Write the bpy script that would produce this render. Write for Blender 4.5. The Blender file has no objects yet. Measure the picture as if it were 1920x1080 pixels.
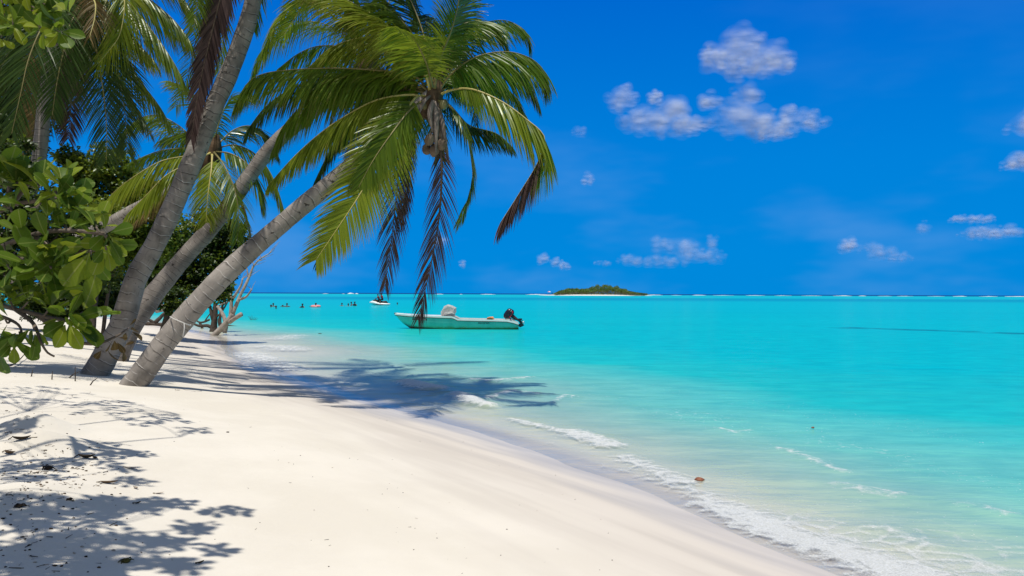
import bpy, math, random
import numpy as np
from mathutils import Vector, Matrix, noise

R = math.radians
scene = bpy.context.scene
COL = scene.collection
F = 28.0 / 36.0 * 1920.0          # focal length in pixels of the 1920 px photograph
H = 1.8                           # camera height above the sea
ROLL = 0.0042
rng = random.Random(7)

# ------------------------------------------------------------------ helpers
def unroll(px, py):
    x, y = px - 960.0, py - 540.0
    return 960.0 + x + ROLL * y, 540.0 + y - ROLL * x

def at(px, py, D):
    x, y = unroll(px, py)
    return Vector(((x - 960.0) / F * D, D, H - (y - 550.0) / F * D))

def tag(o, label=None, cat=None, group=None, kind=None):
    if label: o['label'] = label
    if cat: o['category'] = cat
    if group: o['group'] = group
    if kind: o['kind'] = kind
    return o

def empty(name, loc, label, cat, group=None, rotz=0.0):
    o = bpy.data.objects.new(name, None)
    COL.objects.link(o)
    o.location = loc
    o.rotation_euler = (0, 0, rotz)
    o.empty_display_size = 0.2
    return tag(o, label, cat, group)

class MB:
    """Collects geometry, then links it as one mesh object."""
    def __init__(self):
        self.v, self.f, self.m, self.uv = [], [], [], []

    def vert(self, p, uv=(0.0, 0.0)):
        self.v.append((p[0], p[1], p[2]))
        self.uv.append(uv)
        return len(self.v) - 1

    def face(self, idx, mat=0):
        self.f.append(tuple(idx))
        self.m.append(mat)

    def tube(self, pts, radii, sides=8, mat=0, cap=True, flat=1.0, wob=0.0, seed=0):
        pts = [Vector(p) for p in pts]
        n = len(pts)
        rings = []
        prev = None
        length = 0.0
        for i in range(n):
            t = (pts[min(i + 1, n - 1)] - pts[max(i - 1, 0)])
            if t.length < 1e-9: t = Vector((0, 0, 1))
            t.normalize()
            if prev is None:
                a = Vector((0, 0, 1)) if abs(t.z) < 0.9 else Vector((0, 1, 0))
                u = t.cross(a).normalized()
            else:
                u = prev - t * prev.dot(t)
                u = u.normalized() if u.length > 1e-6 else t.orthogonal().normalized()
            prev = u
            w = t.cross(u)
            if i: length += (pts[i] - pts[i - 1]).length
            ring = []
            for k in range(sides):
                an = 2 * math.pi * k / sides
                r = radii[i]
                if wob:
                    q = pts[i] * 2.2 + u * math.cos(an) * 0.9 + w * math.sin(an) * 0.9
                    r *= 1 + wob * noise.noise(q + Vector((seed, 0, 0)))
                ring.append(self.vert(pts[i] + u * (math.cos(an) * r) + w * (math.sin(an) * r * flat), (k / sides, length)))
            rings.append(ring)
        for i in range(n - 1):
            for k in range(sides):
                k2 = (k + 1) % sides
                self.face((rings[i][k], rings[i][k2], rings[i + 1][k2], rings[i + 1][k]), mat)
        if cap:
            self.face(rings[0][::-1], mat)
            self.face(rings[-1], mat)

    def box(self, c, size, mat=0, rot=None):
        c = Vector(c)
        ids = []
        for dz in (-1, 1):
            for dy in (-1, 1):
                for dx in (-1, 1):
                    p = Vector((dx * size[0] / 2, dy * size[1] / 2, dz * size[2] / 2))
                    if rot: p = rot @ p
                    ids.append(self.vert(c + p))
        for q in ((0, 2, 3, 1), (4, 5, 7, 6), (0, 1, 5, 4), (2, 6, 7, 3), (0, 4, 6, 2), (1, 3, 7, 5)):
            self.face([ids[i] for i in q], mat)

    def ellipsoid(self, c, r, seg=12, rings=8, mat=0, jit=0.0, seed=0):
        c = Vector(c)
        rows = []
        for i in range(rings + 1):
            th = math.pi * i / rings
            row = []
            cnt = 1 if i in (0, rings) else seg
            for k in range(cnt):
                ph = 2 * math.pi * k / seg
                d = Vector((math.sin(th) * math.cos(ph), math.sin(th) * math.sin(ph), math.cos(th)))
                s = 1.0
                if jit: s += jit * noise.noise(d * 1.7 + Vector((seed * 3.1, seed, 0)))
                row.append(self.vert(c + Vector((d.x * r[0], d.y * r[1], d.z * r[2])) * s))
            rows.append(row)
        for i in range(rings):
            a, b = rows[i], rows[i + 1]
            for k in range(seg):
                k2 = (k + 1) % seg
                if len(a) == 1: self.face((a[0], b[k], b[k2]), mat)
                elif len(b) == 1: self.face((a[k], b[0], a[k2]), mat)
                else: self.face((a[k], b[k], b[k2], a[k2]), mat)

    def loft(self, sections, mat=0, cap=True, closed=True):
        rows = [[self.vert(p) for p in s] for s in sections]
        n = len(rows[0])
        for a, b in zip(rows, rows[1:]):
            for k in range(n if closed else n - 1):
                k2 = (k + 1) % n
                self.face((a[k], a[k2], b[k2], b[k]), mat)
        if cap:
            self.face(rows[0][::-1], mat)
            self.face(rows[-1], mat)

    def build(self, name, mats, parent=None, smooth=True):
        me = bpy.data.meshes.new(name)
        off = parent.matrix_basis.inverted() if (parent is not None and parent.type == 'EMPTY') else None
        me.from_pydata(self.v, [], self.f)
        if not isinstance(mats, (list, tuple)): mats = [mats]
        for m in mats: me.materials.append(m)
        me.polygons.foreach_set('material_index', self.m)
        uvl = me.uv_layers.new(name='UVMap')
        li = np.empty(len(me.loops), dtype=np.int32)
        me.loops.foreach_get('vertex_index', li)
        uvl.data.foreach_set('uv', np.array(self.uv, dtype=np.float32)[li].ravel())
        if smooth:
            me.polygons.foreach_set('use_smooth', [True] * len(me.polygons))
        me.update()
        o = bpy.data.objects.new(name, me)
        COL.objects.link(o)
        if parent is not None:
            o.parent = parent
        return o

def place_world(o, parent):
    """parent a mesh built in world coordinates under an Empty that stands elsewhere"""
    o.parent = parent
    o.matrix_parent_inverse = parent.matrix_basis.inverted()
    return o

def wbuild(mb, name, mats, parent, smooth=True):
    o = mb.build(name, mats, None, smooth)
    if parent is not None:
        o.parent = parent
        o.matrix_parent_inverse = root_matrix(parent).inverted()
    return o

def root_matrix(o):
    m = o.matrix_basis.copy()
    p = o.parent
    if p is not None:
        m = root_matrix(p) @ o.matrix_parent_inverse @ m
    return m

def spline(pts, n):
    """Catmull-Rom through pts (Vectors), n samples, evenly spread by arc length."""
    P = [Vector(p) for p in pts]
    if len(P) == 2: P = [P[0], (P[0] + P[1]) / 2, P[1]]
    ext = [P[0] * 2 - P[1]] + P + [P[-1] * 2 - P[-2]]
    fine = []
    for i in range(1, len(ext) - 2):
        p0, p1, p2, p3 = ext[i - 1:i + 3]
        for k in range(24):
            t = k / 24.0
            fine.append(0.5 * ((2 * p1) + (p2 - p0) * t + (2 * p0 - 5 * p1 + 4 * p2 - p3) * t * t + (3 * p1 - p0 - 3 * p2 + p3) * t ** 3))
    fine.append(P[-1])
    d = [0.0]
    for a, b in zip(fine, fine[1:]): d.append(d[-1] + (b - a).length)
    out, j = [], 0
    for i in range(n):
        s = d[-1] * i / (n - 1)
        while j < len(d) - 2 and d[j + 1] < s: j += 1
        q = (s - d[j]) / max(d[j + 1] - d[j], 1e-9)
        out.append(fine[j].lerp(fine[j + 1], min(max(q, 0), 1)))
    return out

# ------------------------------------------------------------------ materials
def new_mat(name):
    m = bpy.data.materials.new(name)
    m.use_nodes = True
    nt = m.node_tree
    for n in list(nt.nodes): nt.nodes.remove(n)
    out = nt.nodes.new('ShaderNodeOutputMaterial')
    return m, nt, out

class NT:
    def __init__(self, nt): self.nt = nt
    def node(self, kind, **kw):
        n = self.nt.nodes.new(kind)
        for k, v in kw.items(): setattr(n, k, v)
        return n
    def link(self, a, b): self.nt.links.new(a, b)
    def setin(self, sock, v):
        if hasattr(v, 'is_linked') or isinstance(v, bpy.types.NodeSocket): self.link(v, sock)
        else: sock.default_value = v
    def math(self, op, a, b=0.0, c=None, clamp=False):
        n = self.node('ShaderNodeMath', operation=op, use_clamp=clamp)
        self.setin(n.inputs[0], a); self.setin(n.inputs[1], b)
        if c is not None: self.setin(n.inputs[2], c)
        return n.outputs[0]
    def smooth(self, v, lo, hi, a=0.0, b=1.0):
        n = self.node('ShaderNodeMapRange', interpolation_type='SMOOTHSTEP')
        self.setin(n.inputs[0], v)
        for i, x in enumerate((lo, hi, a, b)): self.setin(n.inputs[1 + i], x)
        return n.outputs[0]
    def mix(self, fac, a, b, mode='MIX'):
        n = self.node('ShaderNodeMix', data_type='RGBA', blend_type=mode)
        self.setin(n.inputs[0], fac); self.setin(n.inputs[6], a); self.setin(n.inputs[7], b)
        return n.outputs[2]
    def ramp(self, v, stops, interp='LINEAR'):
        n = self.node('ShaderNodeValToRGB')
        n.color_ramp.interpolation = interp
        el = n.color_ramp.elements
        while len(el) > 1: el.remove(el[-1])
        for i, (p, c) in enumerate(stops):
            e = el[0] if i == 0 else el.new(p)
            e.position = p
            e.color = tuple(c) + (1.0,) if len(c) == 3 else c
        self.setin(n.inputs[0], v)
        return n.outputs[0]
    def noise(self, vec, scale, detail=3.0, rough=0.5, dist=0.0):
        n = self.node('ShaderNodeTexNoise')
        if vec is not None: self.link(vec, n.inputs['Vector'])
        self.setin(n.inputs['Scale'], scale)
        n.inputs['Detail'].default_value = detail
        n.inputs['Roughness'].default_value = rough
        n.inputs['Distortion'].default_value = dist
        return n.outputs[0]
    def mapping(self, vec, scale=(1, 1, 1), rot=(0, 0, 0), loc=(0, 0, 0)):
        n = self.node('ShaderNodeMapping')
        self.link(vec, n.inputs[0])
        n.inputs[1].default_value = loc
        n.inputs[2].default_value = rot
        n.inputs[3].default_value = scale
        return n.outputs[0]
    def bump(self, h, strength, dist, normal=None):
        n = self.node('ShaderNodeBump')
        self.setin(n.inputs['Strength'], strength)
        n.inputs['Distance'].default_value = dist
        self.link(h, n.inputs['Height'])
        if normal is not None: self.link(normal, n.inputs['Normal'])
        return n.outputs[0]
    def attr(self, name):
        n = self.node('ShaderNodeAttribute', attribute_name=name)
        return n.outputs['Fac']
    def pos(self):
        return self.node('ShaderNodeNewGeometry').outputs['Position']
    def island(self):
        return self.node('ShaderNodeNewGeometry').outputs['Random Per Island']

def c4(c): return (c[0], c[1], c[2], 1.0)

def simple_mat(name, col, rough=0.6, spec=0.4, var=0.25, scale=6.0, bump=0.0, metal=0.0):
    m, nt, out = new_mat(name)
    g = NT(nt)
    tc = g.node('ShaderNodeTexCoord').outputs['Object']
    n = g.noise(tc, scale, 5, 0.6)
    d = tuple(x * (1 - var) for x in col)
    l = tuple(min(1, x * (1 + var)) for x in col)
    cc = g.ramp(n, [(0.3, d), (0.7, l)])
    p = g.node('ShaderNodeBsdfPrincipled')
    g.link(cc, p.inputs['Base Color'])
    p.inputs['Roughness'].default_value = rough
    p.inputs['Specular IOR Level'].default_value = spec
    p.inputs['Metallic'].default_value = metal
    if bump:
        g.link(g.bump(n, bump, 0.02), p.inputs['Normal'])
    g.link(p.outputs[0], out.inputs[0])
    return m

def leaf_mat(name, dark, light, trans, gloss=0.06, rough=0.35, midrib=None, tmix=0.4, bleach=None):
    """blade: diffuse on both sides, light through it, a waxy sheen; colour varies from blade to blade"""
    m, nt, out = new_mat(name)
    g = NT(nt)
    isl = g.island()
    base = g.mix(isl, c4(dark), c4(light))
    pn = g.noise(g.pos(), 1.7, 2)
    base = g.mix(g.smooth(pn, 0.35, 0.7), base, g.mix(0.35, base, c4(light)))
    tr = g.mix(isl, c4(tuple(x * 0.7 for x in trans)), c4(trans))
    if bleach is not None:
        uv = g.node('ShaderNodeUVMap').outputs[0]
        sep = g.node('ShaderNodeSeparateXYZ'); g.link(uv, sep.inputs[0])
        k = g.math('MULTIPLY', g.smooth(sep.outputs[1], 0.62, 1.0), g.smooth(isl, 0.3, 0.9))
        base = g.mix(k, base, c4(bleach)); tr = g.mix(k, tr, c4(tuple(x * .6 for x in bleach)))
    if midrib is not None:
        uv = g.node('ShaderNodeUVMap').outputs[0]
        sep = g.node('ShaderNodeSeparateXYZ'); g.link(uv, sep.inputs[0])
        au = g.math('ABSOLUTE', sep.outputs[0])
        k = g.smooth(au, 0.035, 0.085, 1.0, 0.0)
        vein = g.math('SINE', g.math('MULTIPLY', g.math('SUBTRACT', sep.outputs[1], g.math('MULTIPLY', au, 0.25)), 52.0))
        kv = g.math('MULTIPLY', g.smooth(vein, 0.8, 1.0), 0.22)
        k = g.math('MAXIMUM', k, kv)
        base = g.mix(k, base, c4(midrib)); tr = g.mix(k, tr, c4(midrib))
    d = g.node('ShaderNodeBsdfDiffuse'); g.link(base, d.inputs[0])
    t = g.node('ShaderNodeBsdfTranslucent'); g.link(tr, t.inputs[0])
    mx = g.node('ShaderNodeMixShader'); mx.inputs[0].default_value = tmix
    g.link(d.outputs[0], mx.inputs[1]); g.link(t.outputs[0], mx.inputs[2])
    gl = g.node('ShaderNodeBsdfGlossy'); gl.inputs['Roughness'].default_value = rough
    gl.inputs[0].default_value = (0.34, 0.36, 0.32, 1)
    fr = g.node('ShaderNodeFresnel'); fr.inputs[0].default_value = 1.45
    k = g.math('ADD', g.math('MULTIPLY', fr.outputs[0], 0.16), gloss * 0.2, clamp=True)
    m2 = g.node('ShaderNodeMixShader')
    g.link(k, m2.inputs[0]); g.link(mx.outputs[0], m2.inputs[1]); g.link(gl.outputs[0], m2.inputs[2])
    g.link(m2.outputs[0], out.inputs[0])
    return m

def trunk_mat(name, base, pale, dark, ring=8.0):
    m, nt, out = new_mat(name)
    g = NT(nt)
    uv = g.node('ShaderNodeUVMap').outputs[0]
    sep = g.node('ShaderNodeSeparateXYZ'); g.link(uv, sep.inputs[0])
    P = g.pos()
    warp = g.noise(P, 2.4, 3)
    v = g.math('ADD', sep.outputs[1], g.math('MULTIPLY', warp, 0.22))
    cyc = g.math('FRACT', g.math('MULTIPLY', v, ring))
    line = g.math('MULTIPLY', g.smooth(cyc, 0.0, 0.10, 1.0, 0.0), g.smooth(g.noise(P, 5.5, 3), 0.42, 0.62))
    under = g.math('MULTIPLY', g.smooth(cyc, 0.80, 0.97), g.smooth(g.noise(P, 4.5, 3), 0.40, 0.62))
    # lengthwise cracks
    comb = g.node('ShaderNodeCombineXYZ')
    g.link(g.math('ADD', g.math('MULTIPLY', sep.outputs[0], 26.0), g.math('MULTIPLY', warp, 6.0)), comb.inputs[0])
    g.link(g.math('MULTIPLY', sep.outputs[1], 5.0), comb.inputs[1])
    crack = g.noise(comb.outputs[0], 1.0, 4, 0.6)
    blot = g.noise(P, 2.3, 5, 0.6)
    col = g.ramp(blot, [(0.34, tuple(x * .55 for x in base)), (0.5, base), (0.66, tuple(x * 1.3 for x in base))])
    col = g.mix(g.math('MULTIPLY', g.smooth(crack, 0.54, 0.74), 0.38), col, c4(dark))
    col = g.mix(g.math('MULTIPLY', line, 0.9), col, c4(pale))
    col = g.mix(g.math('MULTIPLY', under, 0.8), col, c4(dark))
    hole = g.smooth(g.noise(g.mapping(P, (1, 1, 1.6)), 7.0, 3, 0.6), 0.655, 0.70)
    col = g.mix(g.math('MULTIPLY', hole, 0.85), col, c4(tuple(x * 0.4 for x in dark)))
    p = g.node('ShaderNodeBsdfPrincipled')
    g.link(col, p.inputs['Base Color'])
    p.inputs['Roughness'].default_value = 0.9
    p.inputs['Specular IOR Level'].default_value = 0.15
    hgt = g.math('SUBTRACT', g.math('ADD', g.math('MULTIPLY', cyc, 0.35), g.math('MULTIPLY', line, 0.8)), g.math('ADD', g.math('MULTIPLY', crack, 0.6), g.math('MULTIPLY', hole, 1.2)))
    g.link(g.bump(hgt, 0.55, 0.012), p.inputs['Normal'])
    g.link(p.outputs[0], out.inputs[0])
    return m

# ------------------------------------------------------------------ terrain
def px_sea(px, py):
    x, y = unroll(px, py)
    D = H * F / (y - 550.0)
    return ((x - 960.0) / F * D, D)

shore_px = [(1640, 1090), (1500, 1036), (1400, 992), (1300, 948), (1200, 908), (1120, 880), (1060, 858), (980, 832), (900, 806), (815, 782),
            (720, 757), (640, 735), (560, 708), (500, 688), (455, 668), (428, 652), (424, 640)]
SH = [(200, -320), (40, -60), (13, -14), (6.4, -4), (4.0, 1.2), (2.9, 3.3)] + [px_sea(*p) for p in shore_px] + \
     [(-12.6, 33.5), (-15.5, 38), (-20, 45), (-27, 53), (-38, 64), (-60, 78), (-120, 110), (-400, 200), (-3000, 600)]
_sp = spline([Vector((a, b, 0)) for a, b in SH], 900)
# densify: spline() spreads evenly by length, which starves the near part; add the near part finely
_near = spline([Vector((a, b, 0)) for a, b in SH[3:-6]], 500)
SHORE = np.array([(p.x, p.y) for p in ([Vector((a, b, 0)) for a, b in SH[:3]] + _near + [Vector((a, b, 0)) for a, b in SH[-6:]])])

def signed_shore(X, Y):
    """distance to the waterline in metres, positive on land"""
    X = np.asarray(X, dtype=float).ravel(); Y = np.asarray(Y, dtype=float).ravel()
    A, B = SHORE[:-1], SHORE[1:]
    best = np.full(X.shape, 1e18)
    inside = np.zeros(X.shape, dtype=bool)
    for (ax, ay), (bx, by) in zip(A, B):
        dx, dy = bx - ax, by - ay
        L2 = dx * dx + dy * dy + 1e-12
        t = np.clip(((X - ax) * dx + (Y - ay) * dy) / L2, 0, 1)
        d = (X - ax - t * dx) ** 2 + (Y - ay - t * dy) ** 2
        best = np.minimum(best, d)
    poly = np.vstack([SHORE, [(-9000, 600), (-9000, -9000), (200, -9000)]])
    n = len(poly)
    for i in range(n):
        x1, y1 = poly[i]; x2, y2 = poly[(i + 1) % n]
        c = (y1 > Y) != (y2 > Y)
        if not c.any(): continue
        xi = (x2 - x1) * (Y - y1) / (y2 - y1 + 1e-15) + x1
        inside ^= (c & (X < xi))
    d = np.sqrt(best)
    return np.where(inside, d, -d)

_ls = np.linspace(-60, 60, 4801)
_lp = np.interp(_ls, [-60, -30, -12, -6, -3, -1, 0, .5, 1.5, 3, 4.5, 7, 12, 25, 60],
                [-2.0, -1.4, -.95, -.52, -.24, -.07, 0, .035, .14, .36, .56, .78, .98, 1.15, 1.5])
_k = np.exp(-0.5 * (np.arange(-40, 41) / 14.0) ** 2); _k /= _k.sum()
_lpp = np.pad(_lp, 40, mode='edge')
_lp = np.convolve(_lpp, _k, mode='valid')

MOUNDS = []
def height(X, Y, detail=True):
    X = np.asarray(X, dtype=float).ravel(); Y = np.asarray(Y, dtype=float).ravel()
    s = signed_shore(X, Y)
    z = np.interp(s, _ls, _lp)
    z = np.where(s < -60, -2.0 - np.clip((-s - 60) / 400, 0, 1.5), z)
    if detail:
        # looking in at a grazing angle the floor seems far nearer the surface than it is; keep it so near the edge
        z = np.where(z < 0, -np.interp(-z, [0, .5, 1.0, 2.0, 5.0], [0, .05, .5, 2.0, 5.0]), z)
        land = np.clip(s / 3.0, 0, 1)
        z = z + land * (0.022 * np.sin(X * 1.1 + 0.7 * Y) * np.sin(Y * 0.9 - 0.4 * X) + 0.010 * np.sin(X * 3.1 - Y * 1.3) * np.sin(Y * 2.3 + 1.0))
        for (mx, my, r, h) in MOUNDS:
            d = np.sqrt((X - mx) ** 2 + (Y - my) ** 2) / r
            z = z + h * np.clip(1 - d, 0, 1) ** 1.3
    return z

def zat(x, y): return float(height([x], [y])[0])

def ground(px, py, dmax=90.0):
    """where the ray through this pixel meets the ground (land or sea level)"""
    x, y = unroll(px, py)
    def first(D):
        Z = H - (y - 550.0) / F * D
        hh = np.maximum(height((x - 960.0) / F * D, D), 0.0)
        return int(np.argmax(Z <= hh)), hh
    D = np.geomspace(1.5, dmax, 110)
    i, hh = first(D)
    D = np.linspace(D[max(i - 1, 0)], D[i], 40)
    i, hh = first(D)
    return Vector(((x - 960.0) / F * D[i], D[i], hh[i]))

for (mx, my, r, h) in ((78, 806, 0.40, 0.12), (80, 838, 0.46, 0.14), (30, 800, 0.5, 0.07), (60, 930, 0.6, 0.06), (180, 1010, 0.5, 0.04)):
    g_ = ground(mx, my)
    MOUNDS.append((g_.x, g_.y, r, h))

def axis(parts):
    out = []
    for a, b, st in parts:
        n = max(1, int(round((b - a) / st)))
        out += list(np.linspace(a, b, n, endpoint=False))
    out.append(parts[-1][1])
    return np.array(out)

def geo_far(a, b, n, sign=1):
    return list(sign * np.geomspace(a, b, n))

def grid_object(name, xs, ys, Z, attrs, mat):
    nx, ny = len(xs), len(ys)
    X, Y = np.meshgrid(xs, ys)
    co = np.stack([X.ravel(), Y.ravel(), Z], axis=1)
    i = np.arange((nx - 1) * (ny - 1))
    r, c = i // (nx - 1), i % (nx - 1)
    a = r * nx + c
    faces = np.stack([a, a + 1, a + nx + 1, a + nx], axis=1)
    me = bpy.data.meshes.new(name)
    me.vertices.add(len(co)); me.vertices.foreach_set('co', co.astype(np.float32).ravel())
    me.loops.add(faces.size); me.loops.foreach_set('vertex_index', faces.astype(np.int32).ravel())
    me.polygons.add(len(faces))
    me.polygons.foreach_set('loop_start', np.arange(0, faces.size, 4, dtype=np.int32))
    me.polygons.foreach_set('use_smooth', np.ones(len(faces), dtype=bool))
    me.update(calc_edges=True)
    for k, vals in attrs.items():
        at_ = me.attributes.new(k, 'FLOAT', 'POINT')
        at_.data.foreach_set('value', vals.astype(np.float32))
    me.materials.append(mat)
    o = bpy.data.objects.new(name, me)
    COL.objects.link(o)
    return o

# sand ---------------------------------------------------------------
def sand_material():
    m, nt, out = new_mat('coral sand')
    g = NT(nt)
    P = g.pos()
    s = g.attr('shore')
    n1 = g.noise(P, 0.9, 4, 0.55)
    n2 = g.noise(g.mapping(P, (1, 1, 0.2)), 260.0, 2, 0.7)
    n3 = g.noise(P, 14.0, 4, 0.6)
    dry = g.mix(g.smooth(n1, 0.35, 0.68), c4((0.675, 0.625, 0.530)), c4((0.735, 0.685, 0.590)))
    dry = g.mix(g.math('MULTIPLY', g.smooth(n2, 0.58, 0.78), 0.30), dry, c4((0.45, 0.40, 0.33)))
    # darker grains and bits of litter towards the plants
    lit = g.math('MULTIPLY', g.smooth(n3, 0.57, 0.70), g.smooth(g.math('ADD', s, g.math('MULTIPLY', n1, 3.0)), 6.6, 8.2))
    dry = g.mix(g.math('MULTIPLY', lit, 0.55), dry, c4((0.30, 0.26, 0.20)))
    dirv = g.node('ShaderNodeVectorRotate', rotation_type='Z_AXIS')
    g.link(P, dirv.inputs['Vector']); dirv.inputs['Angle'].default_value = R(53)
    streak = g.noise(g.mapping(dirv.outputs[0], (0.25, 2.2, 1)), 1.4, 3)
    se = g.math('ADD', s, g.math('MULTIPLY', g.math('SUBTRACT', streak, 0.5), 1.3))
    wet = g.smooth(se, 0.5, 3.0, 1.0, 0.0)
    wcol = g.mix(g.smooth(streak, 0.35, 0.65), c4((0.530, 0.483, 0.425)), c4((0.590, 0.540, 0.478)))
    col = g.mix(wet, dry, wcol)
    col = g.mix(g.smooth(s, -0.5, -0.05, 1.0, 0.0), col, c4((0.74, 0.70, 0.60)))
    d = g.node('ShaderNodeBsdfDiffuse'); g.link(col, d.inputs[0]); d.inputs['Roughness'].default_value = 0.4
    rip = g.noise(g.mapping(dirv.outputs[0], (0.5, 3.0, 1)), 2.5, 3)
    h = g.math('ADD', g.math('ADD', g.math('MULTIPLY', n2, 0.10), g.math('MULTIPLY', g.noise(P, 2.2, 3, 0.5), 0.9)), g.math('MULTIPLY', g.noise(P, 7.0, 5, 0.62), g.smooth(s, 1.5, 6.5, 0.10, 1.0)))
    bs = g.smooth(wet, 0.0, 1.0, 0.5, 0.05)
    nb = g.bump(h, bs, 0.03)
    g.link(nb, d.inputs['Normal'])
    gl = g.node('ShaderNodeBsdfGlossy'); gl.inputs['Roughness'].default_value = 0.16
    g.link(g.bump(rip, 0.12, 0.01), gl.inputs['Normal'])
    fr = g.node('ShaderNodeFresnel'); fr.inputs[0].default_value = 1.33
    film = g.smooth(se, 0.0, 1.0, 1.0, 0.0)
    k = g.math('MULTIPLY', g.math('MULTIPLY', fr.outputs[0], g.math('MULTIPLY', film, g.smooth(s, -0.25, 0.0))), 0.70)
    mx = g.node('ShaderNodeMixShader'); g.link(k, mx.inputs[0]); g.link(d.outputs[0], mx.inputs[1]); g.link(gl.outputs[0], mx.inputs[2])
    g.link(mx.outputs[0], out.inputs[0])
    return m

xs = np.concatenate([geo_far(60, 9000, 14, -1)[::-1], axis([(-58, -22, 2.0), (-22, -8, 0.35), (-8, 4, 0.07), (4, 12, 0.25), (12, 40, 2.0)]), geo_far(46, 9000, 14)])
ys = np.concatenate([[-9000, -3000, -1000, -300, -100, -40, -20], axis([(-10, 2.6, 0.5), (2.6, 13, 0.07), (13, 20, 0.14), (20, 42, 0.4), (42, 80, 2)]), geo_far(90, 9000, 16)])
X, Y = np.meshgrid(xs, ys)
S = signed_shore(X, Y)
Z = height(X, Y)
rr = np.random.RandomState(3)
sand = grid_object('sand', xs, ys, Z, {'shore': S}, sand_material())
tag(sand, kind='structure')

# water --------------------------------------------------------------
def gauss(a, w): return np.exp(-(a / w) ** 2)

def polydist(X, Y, pts):
    best = np.full(X.shape, 1e18); par = np.zeros(X.shape)
    n = len(pts) - 1
    for i in range(n):
        (ax, ay), (bx, by) = pts[i], pts[i + 1]
        dx, dy = bx - ax, by - ay
        t = np.clip(((X - ax) * dx + (Y - ay) * dy) / (dx * dx + dy * dy + 1e-12), 0, 1)
        d = (X - ax - t * dx) ** 2 + (Y - ay - t * dy) ** 2
        m = d < best
        best = np.where(m, d, best); par = np.where(m, (i + t) / n, par)
    return np.sqrt(best), par

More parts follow.
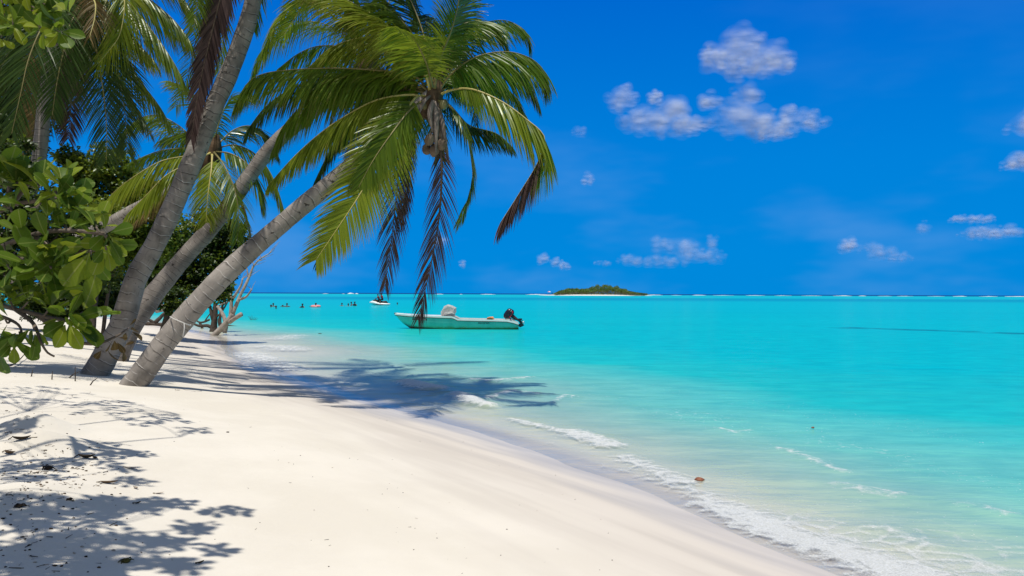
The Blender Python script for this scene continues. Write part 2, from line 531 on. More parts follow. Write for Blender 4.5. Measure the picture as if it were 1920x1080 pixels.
def water_material():
    m, nt, out = new_mat('lagoon water')
    g = NT(nt)
    P = g.pos()
    depth = g.attr('depth')
    foam = g.attr('foam')
    sep = g.node('ShaderNodeSeparateXYZ'); g.link(P, sep.inputs[0])
    px_, py_ = sep.outputs[0], sep.outputs[1]
    # slow patches of sandier and deeper water
    big = g.noise(g.mapping(P, (0.35, 1, 1)), 0.22, 4, 0.55)
    dd = g.math('ADD', depth, g.math('MULTIPLY', g.math('SUBTRACT', big, 0.5), g.math('MULTIPLY', g.math('MINIMUM', depth, 1.0), 0.9)))
    opac = g.math('SUBTRACT', 1.0, g.math('POWER', 2.718, g.math('MULTIPLY', dd, -9.0)), clamp=True)
    body = g.ramp(g.math('MULTIPLY', dd, 0.5), [(0.0, (0.66, 0.68, 0.52)), (0.04, (0.46, 0.66, 0.50)), (0.12, (0.18, 0.62, 0.49)), (0.28, (0.016, 0.55, 0.49)), (0.5, (0.002, 0.50, 0.51)), (1.0, (0.0015, 0.485, 0.54))])
    body = g.mix(g.math('MULTIPLY', g.smooth(g.noise(g.mapping(P, (0.12, 1, 1)), 0.10, 3), 0.40, 0.66), 0.45), body, g.mix(1.0, body, c4((1.0, 0.90, 0.93)), 'MULTIPLY'))
    # lagoon floor seen far out: darker weed band, then the pale reef flat, then the deep sea
    far = g.ramp(g.math('MULTIPLY', py_, 1 / 2400.0), [(0.0, (0.0015, 0.49, 0.545)), (0.075, (0.0015, 0.47, 0.55)), (0.10, (0.001, 0.33, 0.47)), (0.135, (0.001, 0.34, 0.47)), (0.16, (0.003, 0.50, 0.56)), (0.42, (0.004, 0.50, 0.54)), (0.50, (0.002, 0.22, 0.40)), (0.56, (0.001, 0.05, 0.20)), (1.0, (0.001, 0.035, 0.17))])
    body = g.mix(g.smooth(py_, 60.0, 160.0), body, far)
    # a long thin bank of weed off to one side
    wn = g.noise(P, 0.35, 4, 0.6)
    line = g.math('SUBTRACT', g.math('ADD', py_, g.math('MULTIPLY', px_, 0.95)), 60.6)
    line = g.math('ADD', line, g.math('MULTIPLY', g.math('SUBTRACT', wn, 0.5), 5.0))
    wmask = g.math('MULTIPLY', g.smooth(g.math('ABSOLUTE', line), 0.2, 2.2, 1.0, 0.0), g.smooth(g.noise(P, 0.6, 4), 0.36, 0.55))
    wmask = g.math('MULTIPLY', wmask, g.smooth(px_, 16.0, 19.0))
    body = g.mix(g.math('MULTIPLY', wmask, 0.75), body, c4((0.004, 0.13, 0.17)))
    rip = g.noise(g.mapping(P, (0.75, 1.35, 1), (0, 0, R(10))), 1.5, 6, 0.66)
    body = g.mix(g.smooth(rip, 0.30, 0.70, 0.0, 0.75), g.mix(1.0, body, c4((0.78, 0.86, 0.89)), 'MULTIPLY'), g.mix(1.0, body, c4((1.22, 1.09, 1.06)), 'MULTIPLY'))
    # small waves; they flatten out with distance, as their slopes average out
    w1 = g.noise(g.mapping(P, (0.55, 1.5, 1), (0, 0, R(12))), 2.6, 4, 0.55)
    w2 = g.noise(g.mapping(P, (0.4, 1.0, 1), (0, 0, R(-20))), 0.7, 3, 0.5)
    wl = g.math('ADD', g.math('MULTIPLY', w1, 0.35), w2)
    st = g.smooth(py_, 6.0, 120.0, 0.70, 0.16)
    nrm = g.bump(wl, st, 0.10)
    d = g.node('ShaderNodeBsdfDiffuse'); g.link(body, d.inputs[0]); g.link(g.bump(wl, g.math('MULTIPLY', st, 1.3), 0.10), d.inputs['Normal'])
    t = g.node('ShaderNodeBsdfTransparent')
    g.link(g.mix(g.smooth(depth, 0.0, 0.30), c4((0.97, 0.98, 0.96)), c4((0.85, 0.98, 0.93))), t.inputs[0])
    mx = g.node('ShaderNodeMixShader'); g.link(opac, mx.inputs[0]); g.link(t.outputs[0], mx.inputs[1]); g.link(d.outputs[0], mx.inputs[2])
    fr = g.node('ShaderNodeFresnel'); fr.inputs[0].default_value = 1.33; g.link(nrm, fr.inputs[1])
    gl = g.node('ShaderNodeBsdfGlossy'); gl.inputs['Roughness'].default_value = 0.12; g.link(nrm, gl.inputs['Normal'])
    k = g.math('MINIMUM', g.math('MULTIPLY', fr.outputs[0], 0.95), 0.32)
    m2 = g.node('ShaderNodeMixShader'); g.link(k, m2.inputs[0]); g.link(mx.outputs[0], m2.inputs[1]); g.link(gl.outputs[0], m2.inputs[2])
    # foam: lacy, breaking up where it thins
    fn = g.noise(g.mapping(P, (1, 0.7, 1)), 11.0, 7, 0.74)
    vo = g.node('ShaderNodeTexVoronoi', feature='DISTANCE_TO_EDGE'); g.link(g.mapping(P, (0.8, 1, 1)), vo.inputs['Vector']); vo.inputs['Scale'].default_value = 5.0
    lace = g.smooth(vo.outputs['Distance'], 0.0, 0.16, 1.0, 0.0)
    th = g.math('ADD', g.math('MULTIPLY', fn, 0.85), g.math('MULTIPLY', lace, 0.16))
    fine = g.noise(P, 75.0, 3, 0.7)
    fm = g.smooth(g.math('SUBTRACT', g.math('ADD', g.math('ADD', foam, th), g.math('MULTIPLY', g.math('SUBTRACT', fine, 0.5), 0.22)), 1.0), -0.10, 0.34)
    fleck = g.math('MULTIPLY', g.smooth(g.noise(P, 34.0, 2, 0.5), 0.70, 0.74), g.smooth(foam, 0.10, 0.34))
    fm = g.math('MAXIMUM', fm, fleck)
    fcol = g.mix(g.smooth(fine, 0.40, 0.62), c4((0.70, 0.71, 0.66)), c4((0.90, 0.91, 0.88)))
    fd = g.node('ShaderNodeBsdfDiffuse'); g.link(fcol, fd.inputs[0]); g.link(g.bump(g.math('ADD', fine, fn), 0.7, 0.03), fd.inputs['Normal'])
    fd2 = g.node('ShaderNodeMixShader'); fd2.inputs[0].default_value = 0.10
    fg = g.node('ShaderNodeBsdfGlossy'); fg.inputs['Roughness'].default_value = 0.25; g.link(g.bump(g.math('ADD', fine, fn), 1.0, 0.05), fg.inputs['Normal'])
    g.link(fd.outputs[0], fd2.inputs[1]); g.link(fg.outputs[0], fd2.inputs[2])
    m3 = g.node('ShaderNodeMixShader'); g.link(g.math('MULTIPLY', fm, 0.90), m3.inputs[0]); g.link(m2.outputs[0], m3.inputs[1]); g.link(fd2.outputs[0], m3.inputs[2])
    g.link(m3.outputs[0], out.inputs[0])
    return m

xs = np.concatenate([geo_far(40, 12000, 26, -1)[::-1], axis([(-36, -16, 1.0), (-16, -5, 0.25), (-5, 7, 0.075), (7, 14, 0.2), (14, 40, 1.0)]), geo_far(44, 12000, 26)])
ys = np.concatenate([[-9000, -3000, -800, -200, -60, -20, -6], axis([(0, 3.4, 0.3), (3.4, 14, 0.075), (14, 24, 0.14), (24, 44, 0.35), (44, 130, 2.0)]), geo_far(134, 14000, 50)])
X, Y = np.meshgrid(xs, ys)
X = X.ravel(); Y = Y.ravel()
S = -signed_shore(X, Y)
depth = np.clip(-height(X, Y, False), 0, 5)
def patch(px, py, wx, wy, k):
    global depth
    cx, cy = px_sea(px, py)
    depth = depth * (1 - k * np.exp(-((X - cx) / wx) ** 2 - ((Y - cy) / wy) ** 2))
patch(530, 660, 3.6, 4.0, 0.74)
patch(690, 668, 4.5, 5.0, 0.30)
patch(490, 638, 3.2, 5.0, 0.60)
patch(600, 638, 5.0, 7.0, 0.22)
patch(850, 690, 3.5, 4.0, 0.25)
patch(1050, 720, 3.0, 3.2, 0.35)
def nz(x, y, s, o=0.0):
    return np.array([noise.noise(Vector((a * s + o, b * s, o))) for a, b in zip(x, y)])
near = (Y > 2.5) & (Y < 46) & (X > -18) & (X < 16) & (S > -1.5)
foam = np.zeros(X.shape)
xn, yn, sn = X[near], Y[near], S[near]
wob = nz(xn, yn, 0.9) * 0.16 + nz(xn, yn, 2.6, 5.0) * 0.07
along = yn
f = 0.96 * np.clip(1 - np.abs(sn - 0.21 + wob) / (0.40 + 0.12 * np.clip((8 - along) / 3, 0, 1)), 0, 1) ** 0.6 * np.clip((9.6 - along) / 3.2, 0.42, 1)
f = np.maximum(f, 0.62 * gauss(sn - 0.65 + 2 * wob, 0.50) * np.clip((9.0 - along) / 3.0, 0.15, 1))
f = np.maximum(f, 0.50 * gauss(sn - 1.4 + 3 * wob, 0.6) * np.clip((8.5 - along) / 3.0, 0.2, 1))
f = np.maximum(f, (0.36 + 0.16 * nz(xn, yn, 0.5, 9.0)) * gauss(sn - 3.3 + 4 * wob, 0.8))
f = np.maximum(f, 0.30 * gauss(sn - 5.2 + 5 * wob, 0.8))
lift = 0.014 * gauss(sn - 0.18 + wob, 0.25)
# small breakers further up the beach
for pl, wd, amp, hh in (
        ([(940, 784), (985, 795), (1030, 806), (1075, 815)], 0.20, 0.72, 0.03),
        ([(1050, 806), (1085, 818), (1120, 828), (1160, 846)], 0.34, 0.80, 0.035),
        ([(1150, 850), (1200, 872), (1250, 892), (1300, 918)], 0.30, 0.74, 0.02),
        ([(750, 716), (790, 728), (835, 734)], 0.34, 1.0, 0.10),
        ([(845, 738), (890, 760), (930, 768)], 0.26, 0.9, 0.10),
        ([(900, 752), (960, 735), (1030, 742)], 0.18, 0.72, 0.04),
        ([(870, 712), (920, 716), (1010, 708)], 0.18, 0.66, 0.05),
        ([(1030, 760), (1060, 742), (1090, 748)], 0.10, 0.66, 0.03),
        ([(450, 660), (480, 672), (520, 690), (560, 700)], 0.9, 0.72, 0.04),
        ([(470, 650), (520, 652), (560, 662)], 1.3, 0.66, 0.05),
        ([(505, 640), (540, 632), (575, 628)], 1.3, 0.60, 0.04),
        ([(1440, 840), (1480, 846), (1560, 878), (1600, 890)], 0.16, 0.62, 0.02),
        ([(1540, 905), (1620, 918), (1720, 935)], 0.22, 0.58, 0.02),
        ([(1780, 940), (1850, 956), (1920, 975)], 0.15, 0.58, 0.02),
        ([(1330, 800), (1380, 812), (1420, 806)], 0.14, 0.60, 0.02),
        ([(1600, 985), (1680, 1000), (1760, 1040)], 0.22, 0.62, 0.02)):
    d_, par = polydist(xn, yn, [px_sea(*p) for p in pl])
    e = gauss(d_ + wob * wd * 1.5, wd) * np.clip(np.sin(np.pi * np.clip(par * 0.86 + 0.07, 0, 1)) * 1.8, 0, 1)
    f = np.maximum(f, amp * e)
    lift = np.maximum(lift, hh * e)
foam[near] = f
Zw = np.zeros(X.shape)
Zw[near] = lift + 0.012 * nz(xn, yn, 0.6, 3.0) * np.clip(sn / 2, 0, 1) + 0.014 * gauss(sn + 0.05 + wob, 0.3)
water = grid_object('water', xs, ys, Zw, {'depth': depth, 'foam': foam}, water_material())
tag(water, kind='structure')

# ------------------------------------------------------------------ world, sun, camera
SUN_EL, SUN_AZ = R(73.5), R(-8)      # azimuth measured from straight behind the camera
sdir = Vector((math.sin(SUN_AZ) * math.cos(SUN_EL), -math.cos(SUN_AZ) * math.cos(SUN_EL), math.sin(SUN_EL)))

def make_world():
    w = bpy.data.worlds.new('World')
    scene.world = w
    w.use_nodes = True
    nt = w.node_tree
    for n in list(nt.nodes): nt.nodes.remove(n)
    g = NT(nt)
    out = g.node('ShaderNodeOutputWorld')
    sky = g.node('ShaderNodeTexSky', sky_type='NISHITA')
    sky.sun_disc = False
    sky.sun_elevation = SUN_EL
    sky.sun_rotation = math.atan2(sdir.x, sdir.y)
    sky.air_density = 1.0; sky.dust_density = 0.3; sky.ozone_density = 2.0
    v = g.node('ShaderNodeTexCoord').outputs['Generated']
    sep = g.node('ShaderNodeSeparateXYZ'); g.link(v, sep.inputs[0])
    z = sep.outputs[2]
    deep = g.ramp(g.math('MAXIMUM', z, 0.0), [(0.0, (0.0, 2.5, 7.1)), (0.05, (0.0, 2.45, 7.2)), (0.16, (0.0, 2.2, 7.1)), (0.36, (0.0, 1.35, 6.3)), (0.6, (0.25, 1.5, 5.4)), (1.0, (0.6, 1.6, 4.6))])
    haze = g.noise(g.mapping(v, (1, 1, 3.0)), 3.0, 4, 0.6)
    deep = g.mix(g.math('MULTIPLY', g.smooth(haze, 0.45, 0.75), g.smooth(z, 0.02, 0.28, 0.30, 0.05)), deep, c4((2.0, 4.0, 8.0)))
    # pale grey added to the unseen sky overhead and behind, to neutralise blue shade
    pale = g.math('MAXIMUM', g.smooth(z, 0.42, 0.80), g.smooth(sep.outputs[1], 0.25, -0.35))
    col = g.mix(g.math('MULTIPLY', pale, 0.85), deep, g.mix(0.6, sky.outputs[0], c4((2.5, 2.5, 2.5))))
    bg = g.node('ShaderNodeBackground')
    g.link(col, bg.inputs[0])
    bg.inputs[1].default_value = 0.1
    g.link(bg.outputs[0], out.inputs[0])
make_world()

sl = bpy.data.lights.new('sun', 'SUN')
sl.energy = 4.1
sl.angle = R(0.53)
sl.color = (1.0, 0.955, 0.88)
so = bpy.data.objects.new('sun', sl)
COL.objects.link(so)
so.rotation_euler = (-sdir).to_track_quat('-Z', 'Y').to_euler()
so.location = (0, 0, 30)

cd = bpy.data.cameras.new('camera')
cd.sensor_width = 36.0
cd.lens = 28.0
cd.shift_y = 10.0 / 1920.0
cd.clip_start = 0.05
cd.clip_end = 40000.0
cam = bpy.data.objects.new('camera', cd)
COL.objects.link(cam)
cam.matrix_world = Matrix.Translation((0, 0, H)) @ Matrix.Rotation(math.pi / 2, 4, 'X') @ Matrix.Rotation(ROLL, 4, 'Z')
scene.camera = cam
scene.view_settings.view_transform = 'Standard'
scene.view_settings.look = 'None'
scene.view_settings.exposure = 0.0
scene.view_settings.gamma = 1.0
try:
    scene.cycles.transparent_max_bounces = 72
    scene.cycles.diffuse_bounces = 6
    scene.cycles.transmission_bounces = 8
    scene.cycles.max_bounces = 8
    scene.cycles.caustics_reflective = False
    scene.cycles.caustics_refractive = False
except Exception:
    pass

# ------------------------------------------------------------------ coconut palms
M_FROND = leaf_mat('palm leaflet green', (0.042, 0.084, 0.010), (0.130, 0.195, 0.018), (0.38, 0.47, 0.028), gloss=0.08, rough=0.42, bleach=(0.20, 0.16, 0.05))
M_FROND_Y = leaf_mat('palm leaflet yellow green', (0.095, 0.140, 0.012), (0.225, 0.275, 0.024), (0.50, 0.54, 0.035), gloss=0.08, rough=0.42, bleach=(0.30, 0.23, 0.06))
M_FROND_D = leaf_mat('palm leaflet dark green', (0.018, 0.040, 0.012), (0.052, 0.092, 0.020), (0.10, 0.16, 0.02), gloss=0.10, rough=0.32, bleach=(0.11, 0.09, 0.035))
M_DEAD = leaf_mat('dead palm leaflet', (0.026, 0.017, 0.017), (0.120, 0.078, 0.070), (0.09, 0.045, 0.04), gloss=0.05, rough=0.45, tmix=0.15)
M_DRY = leaf_mat('drying palm leaflet', (0.11, 0.075, 0.028), (0.24, 0.17, 0.07), (0.22, 0.15, 0.05), gloss=0.05, rough=0.45, tmix=0.3)
M_RACHIS = simple_mat('frond midrib yellow', (0.42, 0.36, 0.11), 0.45, 0.4, 0.2, 3.0)
M_RACHIS_O = simple_mat('frond stalk olive', (0.20, 0.17, 0.055), 0.5, 0.4, 0.3, 3.0)
M_RACHIS_D = simple_mat('dead frond stalk', (0.10, 0.072, 0.052), 0.8, 0.2, 0.3, 3.0)
M_TRUNK = trunk_mat('palm bark grey', (0.262, 0.235, 0.208), (0.56, 0.53, 0.49), (0.055, 0.046, 0.040), 7.5)
M_TRUNK2 = trunk_mat('palm bark brown grey', (0.215, 0.190, 0.168), (0.42, 0.39, 0.36), (0.05, 0.042, 0.036), 9.0)
M_FIBRE = simple_mat('palm fibre brown', (0.10, 0.066, 0.040), 0.95, 0.1, 0.5, 9.0, 0.6)
M_HUSK = simple_mat('old coconut husk', (0.17, 0.125, 0.090), 0.85, 0.2, 0.4, 5.0, 0.4)
M_NUT = simple_mat('coconut green brown', (0.17, 0.155, 0.060), 0.5, 0.4, 0.4, 3.0)
M_SPATHE = simple_mat('dry flower sheath', (0.22, 0.18, 0.15), 0.8, 0.2, 0.3, 5.0, 0.3)

def frond(name, parent, pts, leaf=0.75, n=70, mats=None, seed=0, sag=0.55, bare=0.13, lift=0.12, w=0.024, side0=None, tip_dead=None, rmax=0.026, ragged=0.10, only=0, fwd=0.75, spin=0.5, hang=0.55):
    """one feather-shaped frond: a tapering midrib and two rows of hanging leaflets"""
    r = random.Random(seed * 7919 + 13)
    mats = mats or (M_FROND, M_RACHIS)
    n = int(n * 1.3)
    mb = MB()
    N = 40
    C = spline(pts, N)
    T = []
    for i in range(N):
        t = C[min(i + 1, N - 1)] - C[max(i - 1, 0)]
        T.append(t.normalized())
    Sd = []
    s = side0 if side0 is not None else T[0].cross(Vector((0, 0, 1)))
    if s.length < 1e-3: s = Vector((1, 0, 0))
    s = (s - T[0] * s.dot(T[0])).normalized()
    for i in range(N):
        s = (s - T[i] * s.dot(T[i]))
        s.normalize()
        # a frond's blade keeps close to level unless it hangs straight down
        hz = T[i].cross(Vector((0, 0, 1)))
        if side0 is None and hz.length > 0.35:
            hz.normalize()
            if hz.dot(s) < 0: hz = -hz
            s = s.lerp(hz, 0.35).normalized()
        Sd.append(s.copy())
    rad = [max(0.004, rmax * (1 - (i / (N - 1)) ** 0.8 * 0.88)) for i in range(N)]
    rad[0] *= 1.5
    mb.tube(C, rad, 6, 1, flat=0.75)
    if only: rows = ((only, n),)
    else: rows = ((1, n), (-1, n))
    for sgn, cnt in rows:
        for k in range(cnt):
            t = bare + (1 - bare) * (k + 0.5 + r.uniform(-.3, .3)) / cnt
            if r.random() < ragged * 0.5: continue
            x = t * (N - 1)
            i = min(int(x), N - 2)
            q = x - i
            p = C[i].lerp(C[i + 1], q)
            tt = T[i].lerp(T[i + 1], q).normalized()
            ss = Sd[i].lerp(Sd[i + 1], q).normalized() * sgn
            nn = tt.cross(ss * sgn)
            if nn.z < 0: nn = -nn
            e = (t - bare) / (1 - bare)
            ln = leaf * (0.55 + 0.45 * min(1, e / 0.22)) * (1 - 0.62 * max(0, (e - 0.45) / 0.55) ** 1.4) * r.uniform(0.86, 1.08)
            if r.random() < ragged: ln *= r.uniform(0.45, 0.8)
            f_ = fwd * (0.75 + 0.9 * e)
            hg = hang * r.uniform(0.7, 1.2)
            d = (ss * max(0.12, 1 - hg * 0.9) + tt * f_ * (1 - 0.35 * hg) + nn * (lift * (1 - hg) + r.uniform(-.08, .08)) + Vector((0, 0, -1)) * hg * 0.9).normalized()
            g_ = sag * r.uniform(0.75, 1.25)
            pos = p - d * (rad[i] * 0.5)
            segs = 4
            mat = 0
            if tip_dead is not None and t > tip_dead + r.uniform(-.05, .05): mat = 2
            prevs = None
            ang = r.uniform(-spin, spin) + 0.25 * sgn
            ww = w * (0.8 + 0.2 * (1 - e)) * r.uniform(0.85, 1.1)
            for q_ in range(segs + 1):
                u = q_ / segs
                wid = ww * (0.55, 1.0, 0.92, 0.6, 0.06)[q_]
                wv = tt - d * tt.dot(d)
                if wv.length < 0.05: wv = ss - d * ss.dot(d)
                wv.normalize()
                wv = (Matrix.Rotation(ang, 3, d) @ wv)
                a = mb.vert(pos - wv * wid * 0.5, (0.0, u))
                b = mb.vert(pos + wv * wid * 0.5, (1.0, u))
                if prevs: mb.face((prevs[0], prevs[1], b, a), mat)
                prevs = (a, b)
                pos = pos + d * (ln / segs)
                d = (d + Vector((0, 0, -1)) * (g_ * (0.35 + 0.65 * u) * 0.55)).normalized()
    return wbuild(mb, name, list(mats), parent)

def P_(lst): return [at(*p) for p in lst]

def trunk(parent, pts_px_r, sides=18, mat=None, bulge=True, n=90, name='trunk', extra=None):
    """pts: (px, py, depth, width in photo pixels)"""
    pts = [at(a, b, d) for a, b, d, w in pts_px_r]
    rad = [w * 0.5 * d / F for a, b, d, w in pts_px_r]
    if extra:
        for p, r_ in extra:
            pts.append(Vector(p)); rad.append(r_)
    first = pts[0] + (pts[0] - pts[1]).normalized() * 0.5
    pts = [first] + pts; rad = [rad[0] * 1.06] + rad
    C = spline(pts, n)
    # radius by nearest position along the given points
    cum = [0]
    for a, b in zip(pts, pts[1:]): cum.append(cum[-1] + (b - a).length)
    L = cum[-1]
    rr_ = [float(np.interp(L * i / (n - 1), cum, rad)) for i in range(n)]
    rr_ = [r_ * (1 + 0.012 * math.sin(i * 2.1) + 0.03 * noise.noise(C[i] * 2.0)) for i, r_ in enumerate(rr_)]
    mb = MB()
    mb.tube(C, rr_, sides, 0, wob=0.07, seed=n)
    return wbuild(mb, name, mat or M_TRUNK, parent), C, rr_

def crown_heart(parent, c, up, size=0.3, seed=1, hang=0.8, mat=None):
    """the fibrous heart the frond stalks grow from"""
    mb = MB()
    up = up.normalized()
    pts = [c - up * size * 1.6, c - up * size * 0.6, c + up * size * 0.2, c + up * size * 1.3]
    mb.tube(spline(pts, 14), [size * x for x in np.interp(np.linspace(0, 1, 14), [0, .35, .7, 1], [.45, .72, .55, .10])], 12, 0, wob=0.25, seed=seed)
    return wbuild(mb, 'crown_heart', mat or M_FIBRE, parent)

def ray_fronds(parent, c, specs, L, seed, leaf, n, mats, up=None, sag=0.5, w=0.026):
    """fronds given by heading and rise, for the sides of a crown that the photograph shows only in part"""
    for i, (az, el, ln) in enumerate(specs):
        h = Vector((math.cos(R(az)), math.sin(R(az)), 0))
        e0 = R(el)
        p = c.copy(); pts = [p.copy()]
        for k in range(5):
            a = e0 - R(14 + 17 * k) * (1 if el < 60 else 0.8)
            a = max(a, R(-84))
            p = p + (h * math.cos(a) + Vector((0, 0, 1)) * math.sin(a)) * (L * ln / 5)
            pts.append(p.copy())
        frond('frond', parent, pts, leaf, n, mats, seed + i, sag, w=w)

def palm(loc, label, group='coconut palms along the beach'):
    return empty('coconut_palm', loc, label, 'palm tree', group)

# --- the young palm that leans furthest over the water
g3 = ground(252, 722)
p3 = palm(g3, 'leaning coconut palm with a full green crown and coconuts hanging low over the shallows')
D3 = g3.y
trunk(p3, [(250, 722, D3, 46.2), (262, 706, D3, 44.8), (300, 655, D3 + .08, 42.0), (345, 598, D3 + .2, 42.0), (400, 537, D3 + .3, 40.6), (455, 483, D3 + .45, 36.4), (510, 435, D3 + .55, 34.3), (560, 393, D3 + .65, 33.6), (610, 352, D3 + .75, 32.9), (660, 310, D3 + .82, 31.5), (710, 266, D3 + .88, 30.1), (755, 226, D3 + .92, 28.0), (790, 196, D3 + .95, 28.0), (808, 178, D3 + .95, 25.2)])
DC = D3 + .95
c3 = at(812, 178, DC)
crown_heart(p3, at(812, 180, DC), Vector((0.35, 0, 1)), 0.24, 3)
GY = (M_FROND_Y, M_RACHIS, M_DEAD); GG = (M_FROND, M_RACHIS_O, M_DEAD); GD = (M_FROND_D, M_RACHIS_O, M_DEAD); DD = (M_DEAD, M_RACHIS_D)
def F3(pts, **k):
    k.setdefault('leaf', 0.78)
    if k.get('mats') is not DD:
        k['n'] = int(k.get('n', 70) * 1.35); k.setdefault('w', .025)
    return frond('frond', p3, [at(x, y, DC + d) for x, y, d in pts], **k)
# right side
F3([(818, 165, .05), (850, 90, .5), (890, 50, .9), (945, 38, 1.2), (985, 58, 1.35), (994, 88, 1.4)], seed=1, hang=0.8, mats=GG, leaf=.70, n=66, sag=.5)
F3([(822, 172, 0), (848, 138, -.1), (890, 108, -.15), (945, 97, -.1), (990, 107, 0), (1018, 130, .1), (1024, 160, .15)], seed=2, hang=0.85, mats=GG, leaf=.95, n=80, sag=.75)
F3([(820, 180, 0), (850, 168, -.25), (888, 168, -.45), (940, 190, -.6), (985, 222, -.7), (1021, 258, -.75), (1008, 305, -.75), (975, 360, -.72), (938, 418, -.7)], seed=3, hang=0.85, mats=GY, leaf=.92, n=92, sag=.85, tip_dead=.68)
F3([(822, 190, -.1), (845, 200, -.2), (868, 232, -.25), (882, 280, -.2), (886, 335, -.12), (875, 380, -.05), (857, 420, 0)], seed=4, hang=0.35, mats=GG, leaf=.55, n=74, sag=.6)
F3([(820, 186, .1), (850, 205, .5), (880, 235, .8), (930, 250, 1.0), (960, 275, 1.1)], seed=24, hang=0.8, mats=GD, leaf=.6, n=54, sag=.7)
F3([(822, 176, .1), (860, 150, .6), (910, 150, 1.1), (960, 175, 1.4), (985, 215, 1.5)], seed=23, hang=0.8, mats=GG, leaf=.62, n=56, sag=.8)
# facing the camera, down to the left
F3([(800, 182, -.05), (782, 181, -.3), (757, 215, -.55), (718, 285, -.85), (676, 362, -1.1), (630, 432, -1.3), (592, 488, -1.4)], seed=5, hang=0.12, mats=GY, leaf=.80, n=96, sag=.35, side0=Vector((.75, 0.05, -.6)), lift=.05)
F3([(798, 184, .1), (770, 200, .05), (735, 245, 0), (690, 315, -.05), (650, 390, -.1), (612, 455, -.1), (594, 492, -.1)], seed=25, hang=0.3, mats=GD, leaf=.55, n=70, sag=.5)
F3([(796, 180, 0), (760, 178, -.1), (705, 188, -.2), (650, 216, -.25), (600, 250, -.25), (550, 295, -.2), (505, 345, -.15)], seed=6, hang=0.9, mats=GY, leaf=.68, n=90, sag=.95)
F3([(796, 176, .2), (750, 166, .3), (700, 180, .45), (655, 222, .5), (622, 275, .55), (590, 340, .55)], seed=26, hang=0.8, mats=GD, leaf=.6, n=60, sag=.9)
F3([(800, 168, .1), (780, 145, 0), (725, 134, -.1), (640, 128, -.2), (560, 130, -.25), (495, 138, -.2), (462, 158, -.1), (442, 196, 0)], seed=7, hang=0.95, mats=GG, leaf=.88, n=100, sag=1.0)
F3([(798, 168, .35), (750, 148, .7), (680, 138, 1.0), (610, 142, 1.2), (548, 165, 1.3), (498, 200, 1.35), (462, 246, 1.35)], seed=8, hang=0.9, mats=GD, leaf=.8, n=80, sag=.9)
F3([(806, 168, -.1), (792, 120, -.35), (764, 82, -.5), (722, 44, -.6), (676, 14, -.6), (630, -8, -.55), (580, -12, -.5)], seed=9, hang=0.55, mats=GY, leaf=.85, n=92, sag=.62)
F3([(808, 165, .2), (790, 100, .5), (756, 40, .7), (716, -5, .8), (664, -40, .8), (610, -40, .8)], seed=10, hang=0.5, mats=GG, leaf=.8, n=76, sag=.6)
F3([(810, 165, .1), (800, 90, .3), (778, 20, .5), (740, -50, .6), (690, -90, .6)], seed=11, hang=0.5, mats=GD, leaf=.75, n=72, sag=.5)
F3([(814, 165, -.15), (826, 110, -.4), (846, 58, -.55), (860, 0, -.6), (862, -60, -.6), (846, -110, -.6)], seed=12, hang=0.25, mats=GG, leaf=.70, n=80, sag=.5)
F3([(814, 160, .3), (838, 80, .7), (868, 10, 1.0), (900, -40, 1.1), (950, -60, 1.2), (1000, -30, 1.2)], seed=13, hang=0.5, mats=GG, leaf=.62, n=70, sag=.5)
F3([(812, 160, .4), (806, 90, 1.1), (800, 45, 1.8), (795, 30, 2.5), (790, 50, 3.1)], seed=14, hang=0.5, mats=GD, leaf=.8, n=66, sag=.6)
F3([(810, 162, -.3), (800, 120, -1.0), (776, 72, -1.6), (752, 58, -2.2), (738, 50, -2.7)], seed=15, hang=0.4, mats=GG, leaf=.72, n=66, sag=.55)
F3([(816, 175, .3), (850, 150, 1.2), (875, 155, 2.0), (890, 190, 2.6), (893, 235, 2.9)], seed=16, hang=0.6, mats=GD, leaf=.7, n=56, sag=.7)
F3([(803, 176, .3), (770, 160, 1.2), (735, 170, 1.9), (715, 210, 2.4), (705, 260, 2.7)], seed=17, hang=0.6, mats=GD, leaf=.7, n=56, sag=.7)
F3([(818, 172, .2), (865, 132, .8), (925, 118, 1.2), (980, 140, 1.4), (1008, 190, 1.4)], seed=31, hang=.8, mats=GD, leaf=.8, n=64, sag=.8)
F3([(797, 172, .15), (740, 148, .1), (660, 150, .1), (590, 180, .1), (540, 225, .15), (512, 280, .2)], seed=32, hang=.85, mats=GG, leaf=.85, n=76, sag=.9)
F3([(806, 165, 0), (780, 110, .1), (735, 76, .2), (680, 70, .3), (620, 90, .3), (575, 130, .3)], seed=33, hang=.8, mats=GY, leaf=.9, n=76, sag=.8)
F3([(814, 160, 0), (830, 90, 0), (862, 50, 0), (905, 40, .1), (940, 66, .1), (955, 110, .1)], seed=34, hang=.6, mats=GG, leaf=.7, n=64, sag=.6)
F3([(797, 186, -.1), (770, 205, -.5), (738, 245, -.8), (700, 300, -1.0), (672, 352, -1.1)], seed=35, hang=.35, mats=GG, leaf=.7, n=60, sag=.5, side0=Vector((.7, .1, -.6)))
F3([(808, 165, .1), (796, 110, -.2), (770, 60, -.3), (730, 20, -.4), (690, 10, -.4), (640, 36, -.4)], seed=36, hang=.6, mats=GG, leaf=.85, n=76, sag=.7)
ray_fronds(p3, c3, [(75, 58, .9), (100, 62, .95), (130, 40, .9), (92, 30, .9), (155, 30, .85), (180, 50, .85), (115, 20, .9), (60, 66, .8)], 2.5, 140, .75, 64, GG, w=.036)
